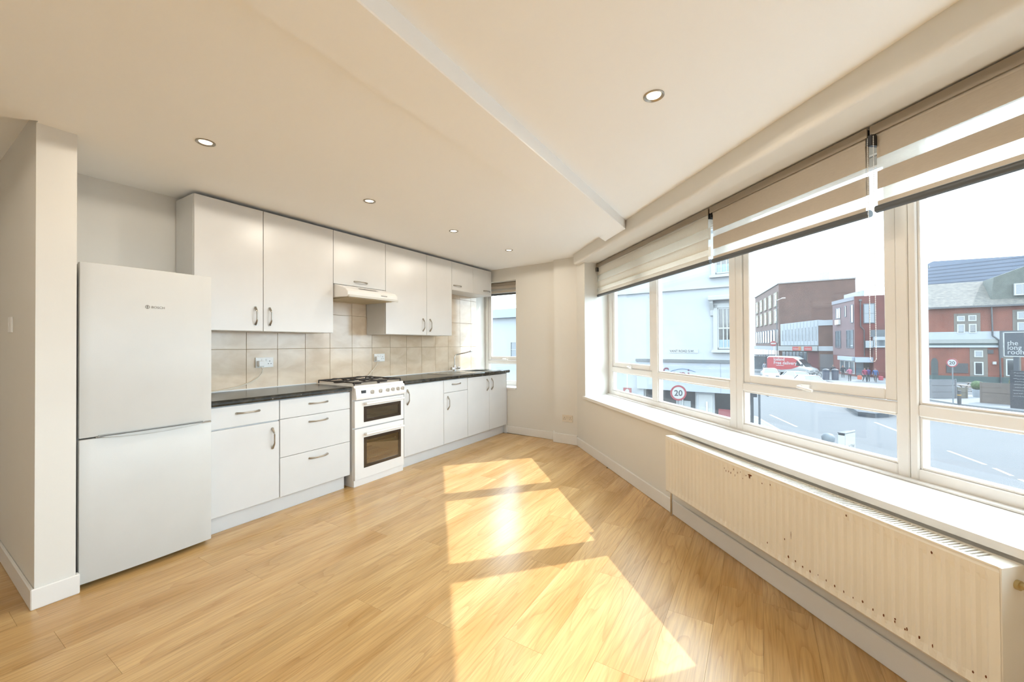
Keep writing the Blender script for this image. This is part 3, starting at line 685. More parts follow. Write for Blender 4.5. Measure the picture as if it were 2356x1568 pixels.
plug(1.786, 1.098, [P_(1.786, 1.076), P_(1.796, 1.05, .035), P_(1.793, 1.02, .03), P_(1.77, 0.985, .02), P_(1.72, 0.95, .012), P_(1.64, 0.925, .012), P_(1.54, 0.908, .02), P_(1.42, 0.898, .03), P_(1.30, 0.895, .04), P_(1.20, 0.896, .05)], 'white plug with a cable trailing along the left worktop')
plug(3.004, 1.100, [P_(3.004, 1.078), P_(3.000, 1.05, .03), P_(2.97, 1.00, .02), P_(2.925, 0.955, .015), P_(2.885, 0.92, .013), P_(2.872, 0.902, .008)], 'white plug with a cable running down behind the cooker')

# ------------------------------------------------------------------ ceiling downlights
def downlight(x, y, label):
    t = thing('downlight', (x, y, CH), label, 'downlight', 'round recessed ceiling downlights')
    b = MB(); b.lathe((x, y, CH), [(0.044, 0.0), (0.044, -0.004), (0.040, -0.006), (0.031, -0.003), (0.029, 0.0)], 28, close=False); b.build('rim', NICKEL, t, smooth=True)
    b = MB(); b.lathe((x, y, CH), [(0.0285, -0.0008), (0.020, -0.002), (0.004, -0.0028)], 24, close=True); b.build('bulb', emit('bulb_glow', (255, 236, 200), 9.0), t, smooth=True)
    ld = bpy.data.lights.new('downlight_beam', 'SPOT'); ld.shadow_soft_size = 0.022; ld.energy = LAMP; ld.color = (1.0, 0.92, 0.79); ld.spot_size = math.radians(172); ld.spot_blend = 0.10
    lo = bpy.data.objects.new('downlight_beam', ld); COL.objects.link(lo); attach(lo, Vector((x, y, CH-0.012)), t)
for x, y, lab in ((0.967, 2.498, 'ceiling downlight above the fridge freezer, nearest of the kitchen row'), (2.013, 2.485, 'ceiling downlight in front of the hood cabinets, second in the kitchen row'),
                  (2.973, 2.469, 'ceiling downlight third along the kitchen row'), (3.919, 2.439, 'ceiling downlight farthest along the kitchen row'), (1.819, 0.382, 'ceiling downlight alone on the window side of the beam'),
                  (-0.75, 2.50, 'unseen ceiling downlight added behind the viewer in the kitchen row'), (-1.80, 2.50, 'unseen ceiling downlight added at the rear end of the kitchen row'), (0.05, 0.38, 'unseen ceiling downlight added behind the viewer on the window side'), (-1.60, 0.38, 'unseen ceiling downlight added at the rear on the window side')):  # lamps behind the viewer are unseen, added to brighten the room
    downlight(x, y, lab)

# ------------------------------------------------------------------ window sill and windows
sl = MB(WM); sl.box(-3.83, 4.495, -1.760, -1.684, 0.612, 0.640); sl.prism([(-3.83, -1.76), (4.495, -1.76), (4.655, -2.066), (-3.83, -2.066)], 0.612, 0.640)
tag(sl.build('window_sill', GLOSSW), 'deep white window sill below the long street window', 'window sill', kind='structure')
tag(MB(WM).box(-3.83, 4.63, -2.065, -2.028, 0.6405, 0.650).build('trim_2', GLOSSW, bevel=0.002), 'thin raised white strip where the sill meets the window frame', 'trim', kind='structure')
FZ0, FZ1, TZ, TZ1, D0, D1 = 0.641, 2.211, 0.924, 0.978, -2.122, -2.066
def win_unit(n, t0, t1, label, cols, casements=(), M=WM, z0=FZ0, z1=FZ1, tr=(TZ, TZ1), d0=D0, d1=D1):
    """cols: list of glass columns (ta,tb) in ascending t; casements: indices of columns with an opening sash"""
    c = M @ Vector(((t0+t1)/2, d1, z0)); root = thing('window_%d' % n, c, label, 'window', kind='structure')
    f = MB(M); f.box(t0, cols[0][0], d0, d1, z0, z1).box(cols[-1][1], t1, d0, d1, z0, z1)
    f.box(cols[0][0], cols[-1][1], d0, d1, z0, z0+0.055).box(cols[0][0], cols[-1][1], d0, d1, 2.150 if z1 > 2.2 else z1-0.055, z1)
    f.build('window_frame', PVC, root, bevel=0.004)
    zt = 2.150 if z1 > 2.2 else z1-0.055
    for i in range(len(cols)-1): MB(M).box(cols[i][1], cols[i+1][0], d0, d1, z0+0.055, zt).build('mullion', PVC, root, bevel=0.004)
    for i, (a, b) in enumerate(cols):
        MB(M).box(a, b, d0, d1, tr[0], tr[1]).build('transom', PVC, root, bevel=0.006)
        lo = (z0+0.055, tr[0]); up = (tr[1], zt)
        for (za, zb), op in ((lo, False), (up, i in casements)):
            if op:
                e = 0.056; df = d1-0.010
                s = MB(M); s.box(a+0.003, a+e, d0+0.006, df, za+0.003, zb-0.003).box(b-e, b-0.003, d0+0.006, df, za+0.003, zb-0.003).box(a+e, b-e, d0+0.006, df, za+0.003, za+e).box(a+e, b-e, d0+0.006, df, zb-e, zb-0.003)
                sash = s.build('sash', PVC, root, bevel=0.005)
                MB(M).box(a+e, b-e, -2.106+(d1-D1), -2.098+(d1-D1), za+e, zb-e).build('pane', GLASS, sash)
                mt = (a+b)/2
                h = MB(M); h.box(mt-0.035, mt+0.035, df, df+0.012, za+0.010, za+0.034); h.tube([(mt+0.02, df+0.012, za+0.022), (mt+0.02, df+0.033, za+0.020), (mt-0.02, df+0.038, za+0.014), (mt-0.075, df+0.036, za+0.006)], 0.008, 8)
                h.build('handle', WHITEP, sash, smooth=True)
            else:
                e = 0.010
                s = MB(M); s.box(a, a+e, d0+0.004, d1-0.010, za, zb).box(b-e, b, d0+0.004, d1-0.010, za, zb).box(a+e, b-e, d0+0.004, d1-0.010, za, za+e).box(a+e, b-e, d0+0.004, d1-0.010, zb-e, zb)
                bead = s.build('glazing_bead', PVC, root, bevel=0.002)
                MB(M).box(a+e, b-e, -2.106+(d1-D1), -2.098+(d1-D1), za+e, zb-e).build('pane', GLASS, root)
    return root
win_unit(1, 2.487, 4.652, 'white framed street window at the far end with a small opening pane', [(2.551, 3.510), (3.610, 4.514)], casements=(1,))
win_unit(2, 1.437, 2.485, 'white framed street window in the middle with one opening casement', [(1.485, 2.429)], casements=(0,))
win_unit(3, 0.387, 1.435, 'white framed fixed street window nearest the viewer', [(0.445, 1.403)])
win_unit(4, -0.665, 0.385, 'unseen white framed street window added beside the viewer for daylight', [(-0.60, 0.325)])  # unseen units from here rearwards, added to bring in more daylight
win_unit(6, -1.717, -0.667, 'unseen white framed street window added next behind the viewer for daylight', [(-1.655, -0.727)])
win_unit(7, -2.769, -1.719, 'unseen white framed street window added second behind the viewer for daylight', [(-2.707, -1.779)])
win_unit(8, -3.821, -2.771, 'unseen white framed street window added at the rear end of the wall for daylight', [(-3.759, -2.831)])
# small far window at the end of the worktop: local t along -Y, d along -X
FM = Matrix(((0, -1, 0, 3.03), (1, 0, 0, 0), (0, 0, 1, 0), (0, 0, 0, 1)))
win_unit(5, 2.902, 3.612, 'small white framed far window at the end of the worktop', [(2.960, 3.560)], casements=(0,), M=FM, z0=0.642, z1=2.158, tr=(0.965, 1.012))
tag(MB().prism([(4.822, 2.905), (4.868, 3.605), (5.10, 3.605), (5.10, 2.905)], 0.6152, 0.6412).build('window_sill', GLOSSW), 'white sill of the small far window', 'window sill', kind='structure')

# ------------------------------------------------------------------ striped roller blinds
CASS = mat('blind_cassette', (152, 140, 124), 0.5)
BAND = fabric('blind_band', (214, 203, 188), 0.34)
BAND2 = fabric('blind_band_lit', (232, 227, 218), 0.5)  # same fabric made paler, stronger light on that blind put into its colour
SHEER = fabric('blind_sheer', (240, 238, 232), 0.6, 0.58)
RAIL = mat('blind_rail', (80, 82, 82), 0.45)
def blind(t0, t1, label, bands, M=WM, dd=-1.886, ztop=2.2025, zrail=1.828, chain=None, bm=None):
    bm = bm or BAND
    root = thing('roller_blind', M @ Vector(((t0+t1)/2, dd-0.03, zrail-0.02)), label, 'blind', 'striped day and night roller blinds')
    MB(M).box(t0-0.006, t1+0.006, dd-0.006, dd, ztop-0.042, ztop).build('cassette', CASS, root, bevel=0.001)
    MB(M).box(t0-0.006, t1+0.006, dd-0.062, dd-0.007, ztop-0.006, ztop).build('cassette_top', CASS, root)
    MB(M).cyl((t0+0.01, dd-0.032, ztop-0.045), (t1-0.01, dd-0.032, ztop-0.045), 0.020, 16).build('roller_tube', bm, root, smooth=True)
    for e in (t0, t1): MB(M).box(e-0.004, e+0.004, dd-0.058, dd-0.008, ztop-0.075, ztop-0.007).build('end_bracket', BLACK, root)
    prev = {0: ztop-0.055, 1: ztop-0.055}
    for z1, z0, layer in bands:
        y = dd-0.014-0.020*layer
        if prev[layer]-z1 > 0.004: MB(M).box(t0+0.012, t1-0.012, y-0.0004, y, z1, prev[layer]).build('sheer_band', SHEER, root)
        MB(M).box(t0+0.012, t1-0.012, y-0.0006, y, z0, z1).build('fabric_band', bm, root); prev[layer] = z0
    for layer in (0, 1):
        y = dd-0.014-0.020*layer
        if prev[layer]-zrail > 0.01: MB(M).box(t0+0.012, t1-0.012, y-0.0004, y, zrail, prev[layer]).build('sheer_band', SHEER, root)
    r_ = MB(M); r_.cyl((t0+0.002, dd-0.024, zrail), (t1-0.002, dd-0.024, zrail), 0.0165, 16); r_.build('bottom_rail', RAIL, root, smooth=True)
    if chain:
        tc, zc = chain
        c = MB(M)
        for k in range(2):
            for i in range(int((ztop-0.06-zc)/0.008)): c.box(tc+k*0.024-0.0011, tc+k*0.024+0.0011, dd+0.0109, dd+0.0131, zc+0.012+i*0.008, zc+0.0165+i*0.008)
            c.cyl((tc+k*0.024, dd+0.012, zc+0.012), (tc+k*0.024, dd+0.012, ztop-0.055), 0.0004, 5)
        c.tube([(tc, dd+0.012, zc+0.012), (tc+0.006, dd+0.012, zc+0.002), (tc+0.018, dd+0.012, zc+0.002), (tc+0.024, dd+0.012, zc+0.012)], 0.0011, 6)
        tag(c.build('pull_chain', WHITEP, root), kind='stuff')
        MB(M).box(tc+0.004, tc+0.020, dd-0.030, dd+0.016, ztop-0.092, ztop-0.045).build('chain_drive', BLACK, root)
    return root
blind(2.532, 4.600, 'nearly closed striped roller blind over the farthest street window',
      [(2.150, 2.068, 0), (2.075, 1.990, 1), (1.996, 1.915, 0), (1.940, 1.868, 1), (1.873, 1.835, 0)], chain=(4.50, 1.15), bm=BAND2)
def openb(b0, g0, b1, r0): return [(2.150, b0, 0), (2.150, b0+0.008, 1), (g0, b1, 0), (g0+0.008, b1+0.008, 1), (r0, r0-0.018, 0)]
blind(1.466, 2.506, 'half open striped roller blind over the middle street window', openb(2.032, 1.992, 1.906, 1.856), zrail=1.826)
blind(0.420, 1.442, 'half open striped roller blind over the nearest street window', openb(2.056, 1.998, 1.920, 1.868), zrail=1.836, chain=(1.424, 1.165))
blind(2.915, 3.602, 'small rolled striped blind over the far window by the sink', [(2.10, 2.070, 0), (2.09, 2.03, 1), (2.040, 2.005, 0)], M=FM, dd=-1.915, ztop=2.154, zrail=1.988)

# ------------------------------------------------------------------ radiator
RCR = mat('radiator_enamel', (235, 228, 214), 0.42)
RT0, RT1, RZ0, RZ1, RD = 0.888, 2.612, 0.205, 0.594, -1.595
t = thing('radiator', wt((RT0+RT1)/2, -1.63, 0.2), 'long cream panel radiator with rust spots under the window sill', 'radiator')
b = MB(WM); nr = 46; step = (RT1-RT0-0.05)/nr
prof = [(RT0, RD)]
cols = []
z_ = [RZ0, RZ0+0.012, RZ0+0.028, RZ0+0.040, RZ1-0.050, RZ1-0.036, RZ1-0.012, RZ1]
ts = [RT0]
for i in range(nr):
    x = RT0+0.025+i*step
    ts += [x, x+step*0.22, x+step*0.55, x+step*0.78]
ts += [RT1-0.025, RT1]
grid = []
for j, z in enumerate(z_):
    rowv = []
    for i, tt in enumerate(ts):
        d = RD
        if 2 <= j <= 5 and 1 <= i <= len(ts)-3 and (i-1) % 4 in (1, 2): d = RD-(0.006 if 3 <= j <= 4 else 0.003)
        if j == 0: d = RD-0.012
        if j == 7: d = RD-0.006
        rowv.append(b._v((tt, d, z)))
    grid.append(rowv)
for j in range(len(z_)-1):
    for i in range(len(ts)-1): b.bm.faces.new((grid[j][i], grid[j][i+1], grid[j+1][i+1], grid[j+1][i]))
fp = b.build('front_panel', RCR, t, smooth=False)
MB(WM).box(RT0+0.01, RT1-0.01, -1.682, -1.668, RZ0+0.01, RZ1-0.02).build('back_panel', RCR, t)
MB(WM).box(RT0+0.02, RT1-0.02, -1.660, RD-0.012, RZ0+0.02, RZ1-0.03).build('convector', mat('convector_grey', (120, 116, 108), 0.6), t)
for e0, e1 in ((RT0-0.003, RT0+0.003), (RT1-0.003, RT1+0.003)): MB(WM).box(e0, e1, -1.686, RD-0.001, RZ0, RZ1+0.004).build('end_cover', RCR, t, bevel=0.002)
g = MB(WM); g.box(RT0+0.003, RT1-0.003, -1.612, RD-0.002, RZ1-0.002, RZ1+0.004).box(RT0+0.003, RT1-0.003, -1.686, -1.672, RZ1-0.002, RZ1+0.004)
g.box(RT0+0.003, RT0+0.05, -1.672, -1.612, RZ1-0.002, RZ1+0.004)
for k in range(118): g.box(RT0+0.05+k*0.0142, RT0+0.0565+k*0.0142, -1.672, -1.612, RZ1-0.002, RZ1+0.004)
tag(g.build('top_grille', RCR, t), kind='stuff')
v = MB(WM); v.cyl((RT0-0.003, -1.655, 0.545), (RT0-0.012, -1.655, 0.545), 0.014, 16).cyl((RT0-0.012, -1.655, 0.545), (RT0-0.022, -1.655, 0.545), 0.009, 6).cyl((RT0-0.022, -1.655, 0.545), (RT0-0.027, -1.655, 0.545), 0.005, 10)
v.build('bleed_plug', mat('brass', (196, 176, 128), 0.4, 0.8), t)
v = MB(WM); v.cyl((RT1+0.003, -1.655, 0.235), (RT1+0.035, -1.655, 0.235), 0.010, 12).cyl((RT1+0.028, -1.655, 0.015), (RT1+0.028, -1.655, 0.285), 0.008, 12).cyl((RT1+0.028, -1.655, 0.225), (RT1+0.028, -1.655, 0.285), 0.014, 14)
v.build('valve', CHROME, t, smooth=True)
v = MB(WM); v.cyl((RT0-0.022, -1.655, 0.015), (RT0-0.022, -1.655, 0.235), 0.008, 12).cyl((RT0-0.022, -1.655, 0.235), (RT0-0.003, -1.655, 0.235), 0.010, 12)
v.build('supply_pipe', CHROME, t, smooth=True)
rs = MB(WM); rng = random.Random(3)
def chip(tt, zz, sx, sz):
    n = 6
    rs.poly([(tt+sx*math.cos(2*math.pi*k/n)*rng.uniform(.6, 1.2), RD+0.0007, zz+sz*math.sin(2*math.pi*k/n)*rng.uniform(.6, 1.2)) for k in range(n)])
for k in range(10): chip(2.02-k*0.018+rng.uniform(-.006, .006), 0.562-rng.uniform(0, .03), rng.uniform(.0012, .003), rng.uniform(.003, .008))
chip(1.828, 0.566, 0.014, 0.006); chip(1.832, 0.556, 0.004, 0.012)
for k in range(16): chip(1.60-k*0.0366, 0.262-rng.uniform(0, .008), rng.uniform(.002, .004), rng.uniform(.004, .008))
for tt, zz in ((1.62, 0.335), (1.72, 0.27), (1.16, 0.27), (1.13, 0.255), (0.95, 0.25), (1.75, .55), (1.70, .56), (1.33, .565), (1.05, .56), (0.92, .26)): chip(tt, zz, .003, .005)
chip(1.585, 0.37, .0014, .02)
tag(rs.build('rust_spots', mat('rust', (112, 62, 26), 0.9), t), kind='stuff')

# ================================================================== the street outside
GZ, RZ = -3.35, -3.45      # pavement and road levels
OUTDOOR = True
ASPH = mat('asphalt', (118, 121, 126), 0.85, noise=(0.35, 0.10, 6))
PAVE = mat('paving', (176, 177, 179), 0.85, noise=(0.8, 0.07, 5))
KERB = mat('kerb_stone', (220, 220, 218), 0.8)
LINEW = mat('road_paint', (244, 244, 242), 0.7)
tag(MB().box(-30, 190, -120, 110, RZ-0.4, RZ).build('road', ASPH), 'pale grey asphalt road running past the building', 'road', kind='structure')
def pavement(label, poly, kerb=None):
    o = MB().prism(poly, RZ, GZ).build('pavement', PAVE); tag(o, label, 'pavement', kind='structure')
    return o
pavement('pavement in front of the white corner shop', [(95, 8), (29.6, 0.35), (22.0, -1.75), (19.0, -1.6), (16.2, 2.2), (17.6, 40), (95, 40)])
pavement('pavement below the street window', [(2.0, -3.0), (12, 3.0), (22.6, -3.25), (22.4, -3.55), (21.4, -4.53), (20.0, -5.26), (17.0, -6.24), (2, -12)])
pavement('pavement in front of the brick pub', [(66, -6.0), (58.8, -7.6), (47.0, -10.9), (43.0, -12.6), (40.5, -14.9), (38, -19), (36, -40), (95, -60), (130, -30), (86, -3)])
def strip(p, q, w_, label, name='road_marking', m=None, cat='road marking', z=RZ):
    o = MB().prism(band(p, q, w_), z, z+0.006).build(name, m or LINEW); tag(o, label, cat, 'white road markings')
strip((31.3, -0.53), (27.56, -1.70), 0.12, 'white dashed road line nearest the white corner shop')
strip((25.66, -1.35), (21.9, -2.75), 0.16, 'white give way line beside the advertising board')
strip((31.35, -5.71), (28.0, -6.30), 0.14, 'white centre line dash beside the low hedge')
strip((24.68, -6.86), (22.61, -7.28), 0.12, 'long white centre line dash seen in the nearest window')
strip((22.14, -7.35), (21.19, -7.45), 0.12, 'short white centre line dash after the long one')
strip((20.78, -7.48), (19.6, -7.62), 0.12, 'white centre line dash at the right edge of the view')
tag(MB().prism(band((29.6, 0.35), (22.0, -1.75), 0.16), RZ, GZ+0.01).build('kerb', KERB), 'pale kerb stones along the white corner shop pavement', 'kerb', kind='structure')

class Fr:
    """facade frame: s along the wall, o outwards, z up"""
    def __init__(f, a, ang, out):
        f.a = a; f.d = Vector((math.cos(math.radians(ang)), math.sin(math.radians(ang)), 0)); f.o = Vector((f.d.y, -f.d.x, 0))*out
        f.M = Matrix(((f.d.x, f.o.x, 0, a[0]), (f.d.y, f.o.y, 0, a[1]), (0, 0, 1, 0), (0, 0, 0, 1)))
    def box(f, s0, s1, o0, o1, z0, z1, name, m, parent, bevel=0.0): return MB(f.M).box(s0, s1, o0, o1, z0, z1).build(name, m, parent, bevel=bevel)
    def p(f, s, o, z): return f.M @ Vector((s, o, z))
WPANE = mat('far_glass', (150, 160, 168), 0.08, spec=0.8)
DPANE = mat('dark_glass', (72, 78, 84), 0.08, spec=0.8)
WFR = mat('white_joinery', (238, 238, 236), 0.6)
def fwin(fr, s0, s1, z0, z1, par, rows=1, cols=1, fw=0.07, fm=None, pm=None, o=0.02, gap=0.035):
    """a window: surround frame, bars and a pane behind them"""
    fm = fm or WFR; pm = pm or WPANE
    a, b = min(s0, s1), max(s0, s1)
    f = MB(fr.M); f.box(a, a+fw, 0, o+0.04, z0, z1).box(b-fw, b, 0, o+0.04, z0, z1).box(a+fw, b-fw, 0, o+0.04, z0, z0+fw).box(a+fw, b-fw, 0, o+0.04, z1-fw, z1)
    for i in range(1, cols): x = a+(b-a)*i/cols; f.box(x-gap/2, x+gap/2, 0, o+0.03, z0+fw, z1-fw)
    for i in range(1, rows): z = z0+(z1-z0)*i/rows; f.box(a+fw, b-fw, 0, o+0.034, z-gap/2, z+gap/2)
    w_ = f.build('window', fm, par)
    MB(fr.M).box(a+fw*0.5, b-fw*0.5, 0.001, o, z0+fw*0.5, z1-fw*0.5).build('pane', pm, w_)
    return w_

# ---- white corner shop across the side road
REND = mat('white_render', (240, 242, 244), 0.8, noise=(0.5, 0.03, 4))
fr = Fr((19.09, 2.36), 86.8, -1)
t = thing('corner_building', fr.p(1.2, -3, GZ), 'tall white rendered corner building with a shop on the ground floor', 'building')
MB(fr.M).box(-1.62, 4.3, -4, 0, 0.53, 10.5).box(2.49, 4.3, -4, 0, GZ, 0.53).box(-1.62, 2.49, -4, -2.6, GZ, 0.53).build('wall', REND, t)
fr.box(2.23, 2.49, -2.6, 0.05, GZ, 0.53, 'end_pier', REND, t)
fr.box(-1.62, -1.54, -2.6, 0.0, GZ, 0.53, 'end_pier', REND, t)
fs = fr.box(-1.62, 2.50, -0.02, 0.22, -0.835, 0.43, 'shop_fascia', mat('fascia_white', (230, 234, 240), 0.5), t, 0.01)
fr.box(-1.64, 2.52, -0.02, 0.30, 0.43, 0.545, 'fascia_cornice', mat('cornice_grey', (150, 156, 160), 0.6), t)
fr.box(-1.006, -0.994, 0.22, 0.224, -0.82, 0.42, 'fascia_joint', mat('joint_grey', (176, 184, 192), 0.6), t)
PINKL = mat('sign_magenta', (176, 58, 92), 0.5)
text('Soni', 0.80, frame_m(fr.p(1.33, 0.225, -0.37), fr.d*-1), PINKL, fs, 'shop_lettering', extrude=0.004, sx=0.84)
arc = MB(fr.M); arc.tube([(0.98-k*0.085, 0.225, 0.02+0.12*math.sin(math.pi*k/12)) for k in range(13)], 0.012, 6); arc.build('sign_swoosh', mat('sign_blue', (140, 176, 214), 0.5), fs)
fr.box(0.02, 2.20, -0.26, -0.22, -3.0, -0.86, 'shop_window', DPANE, t)
fr.box(0.0, 2.24, -0.28, -0.10, GZ, -2.95, 'stall_riser', REND, t)
for sx in (0.0, 0.55, 1.45, 2.19): fr.box(sx, sx+0.05, -0.24, -0.16, -2.95, -0.84, 'shop_mullion', WFR, t)
fr.box(-0.72, -0.02, -2.6, -0.06, GZ, -0.83, 'pier', REND, t)
dr = fr.box(-0.66, -0.10, -0.06, -0.02, GZ+0.05, -0.95, 'door', WFR, t)
fr.box(-0.47, -0.40, -0.02, 0.01, -2.2, -1.25, 'door_handle', GREYP, dr)
fr.box(-1.54, -0.72, -0.32, -0.28, -3.0, -0.86, 'shop_window', DPANE, t)
fr.box(-1.54, -0.72, -0.34, -0.18, GZ, -2.95, 'stall_riser', REND, t)
fr.box(-1.50, -0.85, -0.28, -0.20, -1.95, -1.55, 'window_poster', mat('poster_red', (206, 96, 106), 0.6), t)
fr.box(0.25, 0.85, -0.22, -0.20, -1.95, -1.30, 'window_poster', mat('poster_white', (222, 226, 226), 0.6), t)
def sash(s0, s1, z0, z1):
    w_ = MB(fr.M); a, b = s0, s1; fw = 0.055
    w_.box(a, a+fw, 0.0, 0.07, z0, z1).box(b-fw, b, 0.0, 0.07, z0, z1).box(a, b, 0.0, 0.07, z0, z0+fw).box(a, b, 0.0, 0.07, z1-fw, z1).box(a, b, 0.0, 0.08, (z0+z1)/2-0.03, (z0+z1)/2+0.03)
    for x in (a+0.22, b-0.22): w_.box(x-0.02, x+0.02, 0.0, 0.06, z0, z1)
    o = w_.build('sash_window', WFR, t)
    MB(fr.M).box(a+0.02, b-0.02, 0.001, 0.03, z0+0.02, z1-0.02).build('pane', DPANE, o)
    MB(fr.M).box(a+0.05, b-0.05, 0.031, 0.036, z0+0.05, z0+(z1-z0)*0.22).build('frosted_strip', mat('frosted', (206, 226, 236), 0.5), o)
    fr.box(a-0.16, a, 0.0, 0.10, z0-0.05, z1+0.14, 'architrave', WFR, t); fr.box(b, b+0.16, 0.0, 0.10, z0-0.05, z1+0.14, 'architrave', WFR, t)
    fr.box(a-0.16, b+0.16, 0.0, 0.10, z1, z1+0.18, 'architrave', WFR, t)
    fr.box(a-0.22, b+0.22, 0.0, 0.20, z0-0.16, z0-0.04, 'sill', WFR, t)
sash(-1.46, -0.88, 1.02, 2.74)
fr.box(-1.62, -0.55, 0.0, 0.36, 3.04, 3.24, 'hood_cornice', WFR, t, 0.03)
for s0 in (-0.74, -1.61): MB(fr.M).prism([(0.0, 2.40), (0.07, 2.42), (0.10, 2.65), (0.26, 2.95), (0.28, 3.04), (0.0, 3.04)], s0, s0+0.13, axis='x').build('bracket', WFR, t)
sash(-1.46, -0.82, 4.18, 5.9)
fr.box(-1.62, 4.3, 0.0, 0.10, 3.60, 3.68, 'string_course', WFR, t)
np_ = tag(fr.box(-0.12, 1.09, 0.0, 0.02, 0.835, 1.0, 'street_nameplate', mat('plate_white', (238, 240, 240), 0.5), None), 'white street name plate on the corner building wall', 'street sign')
text('VANT ROAD S.W.', 0.145, frame_m(fr.p(1.06, 0.021, 0.865), fr.d*-1), mat('plate_black', (60, 64, 70), 0.5), np_, 'plate_lettering', extrude=0.001, sx=0.88, bold=0.003)
# hanging red sign
t = thing('hanging_sign', fr.p(2.88, 0.4, -0.45), 'small red hanging sign with a white house emblem beside the corner shop', 'shop sign')
REDS = mat('sign_red', (206, 84, 84), 0.5)
bd_ = fr.box(2.68, 3.07, 0.40, 0.44, -1.17, -0.80, 'board', REDS, t)
MB(fr.M).prism([(2.78, -1.03), (2.97, -1.03), (2.97, -0.92), (2.875, -0.84), (2.78, -0.92)], 0.441, 0.447, axis='y').build('emblem', WFR, bd_)
fr.box(2.74, 3.01, 0.441, 0.446, -1.12, -1.08, 'emblem_bar', WFR, bd_)
MB(fr.M).cyl((2.875, 0.42, -0.80), (2.875, 0.42, -0.1), 0.02, 8).cyl((2.875, 0.42, -0.12), (2.875, 0.0, -0.12), 0.02, 8).build('bracket', GREYP, t)
# lower white house beyond, seen in the small far window
t = thing('white_house', fr.p(10, -3, GZ), 'low white rendered house with a slate roof seen in the small far window', 'building')
MB(fr.M).box(4.5, 19, -6, -0.2, GZ, 2.80).build('wall', REND, t)
MB(fr.M).prism([(-6.2, 2.80), (0.05, 2.80), (-1.0, 3.42), (-4.0, 3.42)], 4.5, 19, axis='x').build('roof', mat('slate_blue', (168, 182, 200), 0.7), t)
fwin(Fr(tuple(fr.p(0, -0.2, 0)[:2]), 86.8, -1), 9.05, 9.98, 0.45, 1.45, t, 2, 2, 0.09)
fwin(Fr(tuple(fr.p(0, -0.2, 0)[:2]), 86.8, -1), 6.2, 7.1, 0.45, 1.45, t, 2, 2, 0.09)
tag(MB().cyl((27.5, 14.6, 3.45), (26.0, 12.0, 4.6), 0.03, 6).cyl((27.5, 14.6, 3.45), (27.5, 14.6, 2.7), 0.03, 6).build('aerial_arm', GREYP), 'thin grey aerial arm above the low white house', 'aerial')

# ---- 20 signs
REDR = mat('speed_red', (208, 44, 70), 0.45)
def speed_sign(x, y, zc, face, label, d=0.6, zb=GZ):
    f = Vector(face).normalized(); xd = Vector((-f.y, f.x, 0)); t = thing('speed_sign', (x, y, zb), label, 'road sign', 'twenty speed limit signs')
    c = Vector((x, y, zc))
    b = MB(); b.cyl(c, c+f*0.012, d/2, 28); b.build('sign_plate', WFR, t)
    b = MB(); n = 28; e1, e2 = xd, Vector((0, 0, 1)); o = c+f*0.0135
    for i in range(n):
        a0, a1 = 2*math.pi*i/n, 2*math.pi*(i+1)/n
        b.poly([o+e1*(r*math.cos(a))+e2*(r*math.sin(a)) for r, a in ((d*.385, a0), (d*.5, a0), (d*.5, a1), (d*.385, a1))])
    b.build('red_ring', REDR, t)
    text('20', d*0.52, frame_m(c+f*0.0135-Vector((0, 0, d*0.185)), xd), mat('sign_black', (36, 38, 42), 0.5), t, 'sign_lettering', extrude=0.001, align='CENTER', bold=0.006)
    b = MB(); b.cyl((x-f.x*0.05, y-f.y*0.05, zb), (x-f.x*0.05, y-f.y*0.05, zc+d*0.45), 0.035, 12); b.build('post', mat('post_grey', (176, 182, 186), 0.5, 0.2), t)
speed_sign(16.66, 2.68, -0.66, (-0.92, -0.38, 0), 'round 20 speed sign on a post in front of the white corner shop')
speed_sign(42.72, -12.25, -0.30, (-0.75, 0.66, 0), 'round 20 speed sign on a grey post in front of the brick pub', 0.66)

# ---- brown brick block
BROWN = brick_mat('brown_brick', (158, 122, 108), (162, 126, 111), (163, 132, 118), 3.0)
t = thing('brown_block', (97, -8, GZ), 'large brown brick block with stone framed windows above the delivery van', 'building')
c0 = Vector((91.18, -3.27)); v1 = Vector((0.9879, 0.155))*26; v2 = Vector((-0.018, -0.9998))*11.15
MB().prism([tuple(c0), tuple(c0+v1), tuple(c0+v1+v2), tuple(c0+v2)], GZ, 12.4).build('wall', BROWN, t)
MB().prism([tuple(c0+Vector((-.15, .15))), tuple(c0+v1+Vector((.1, .2))), tuple(c0+v1+v2+Vector((.1, -.1))), tuple(c0+v2+Vector((-.15, -.1)))], 12.4, 12.62).build('coping', mat('coping_pale', (214, 208, 204), 0.8), t)
MB().box(96, 97.5, -11.4, -10.0, 12.6, 14.6).build('roof_plant', WFR, t); MB().box(92.5, 94.5, -9.2, -6.8, 12.6, 13.0).build('roof_hatch', GREYP, t)
fb = Fr((91.18, -3.27), 8.92, -1)
STONE = mat('stone_surround', (214, 204, 184), 0.8)
for s0 in (0.9, 6.0, 11.0, 15.9, 21.0):
    for z0 in (5.1, 8.3): fwin(fb, s0, s0+2.6, z0, z0+2.7, t, 2, 2, 0.42, STONE, WPANE, 0.15, 0.12)
for k in range(9): fwin(fb, 0.6+k*2.75, 2.6+k*2.75, 1.2, 3.9, t, 2, 1, 0.15, mat('grey_joinery', (140, 146, 156), 0.6), DPANE, 0.05)
for k in range(8): fb.box(0.5+k*3.1, 3.1+k*3.1, 0.0, 0.06, GZ+0.3, -0.2, 'shopfront', DPANE, t)
fb.box(0, 26, 0.0, 0.5, -0.2, 0.6, 'shop_canopy', mat('canopy_grey', (176, 178, 184), 0.6), t)

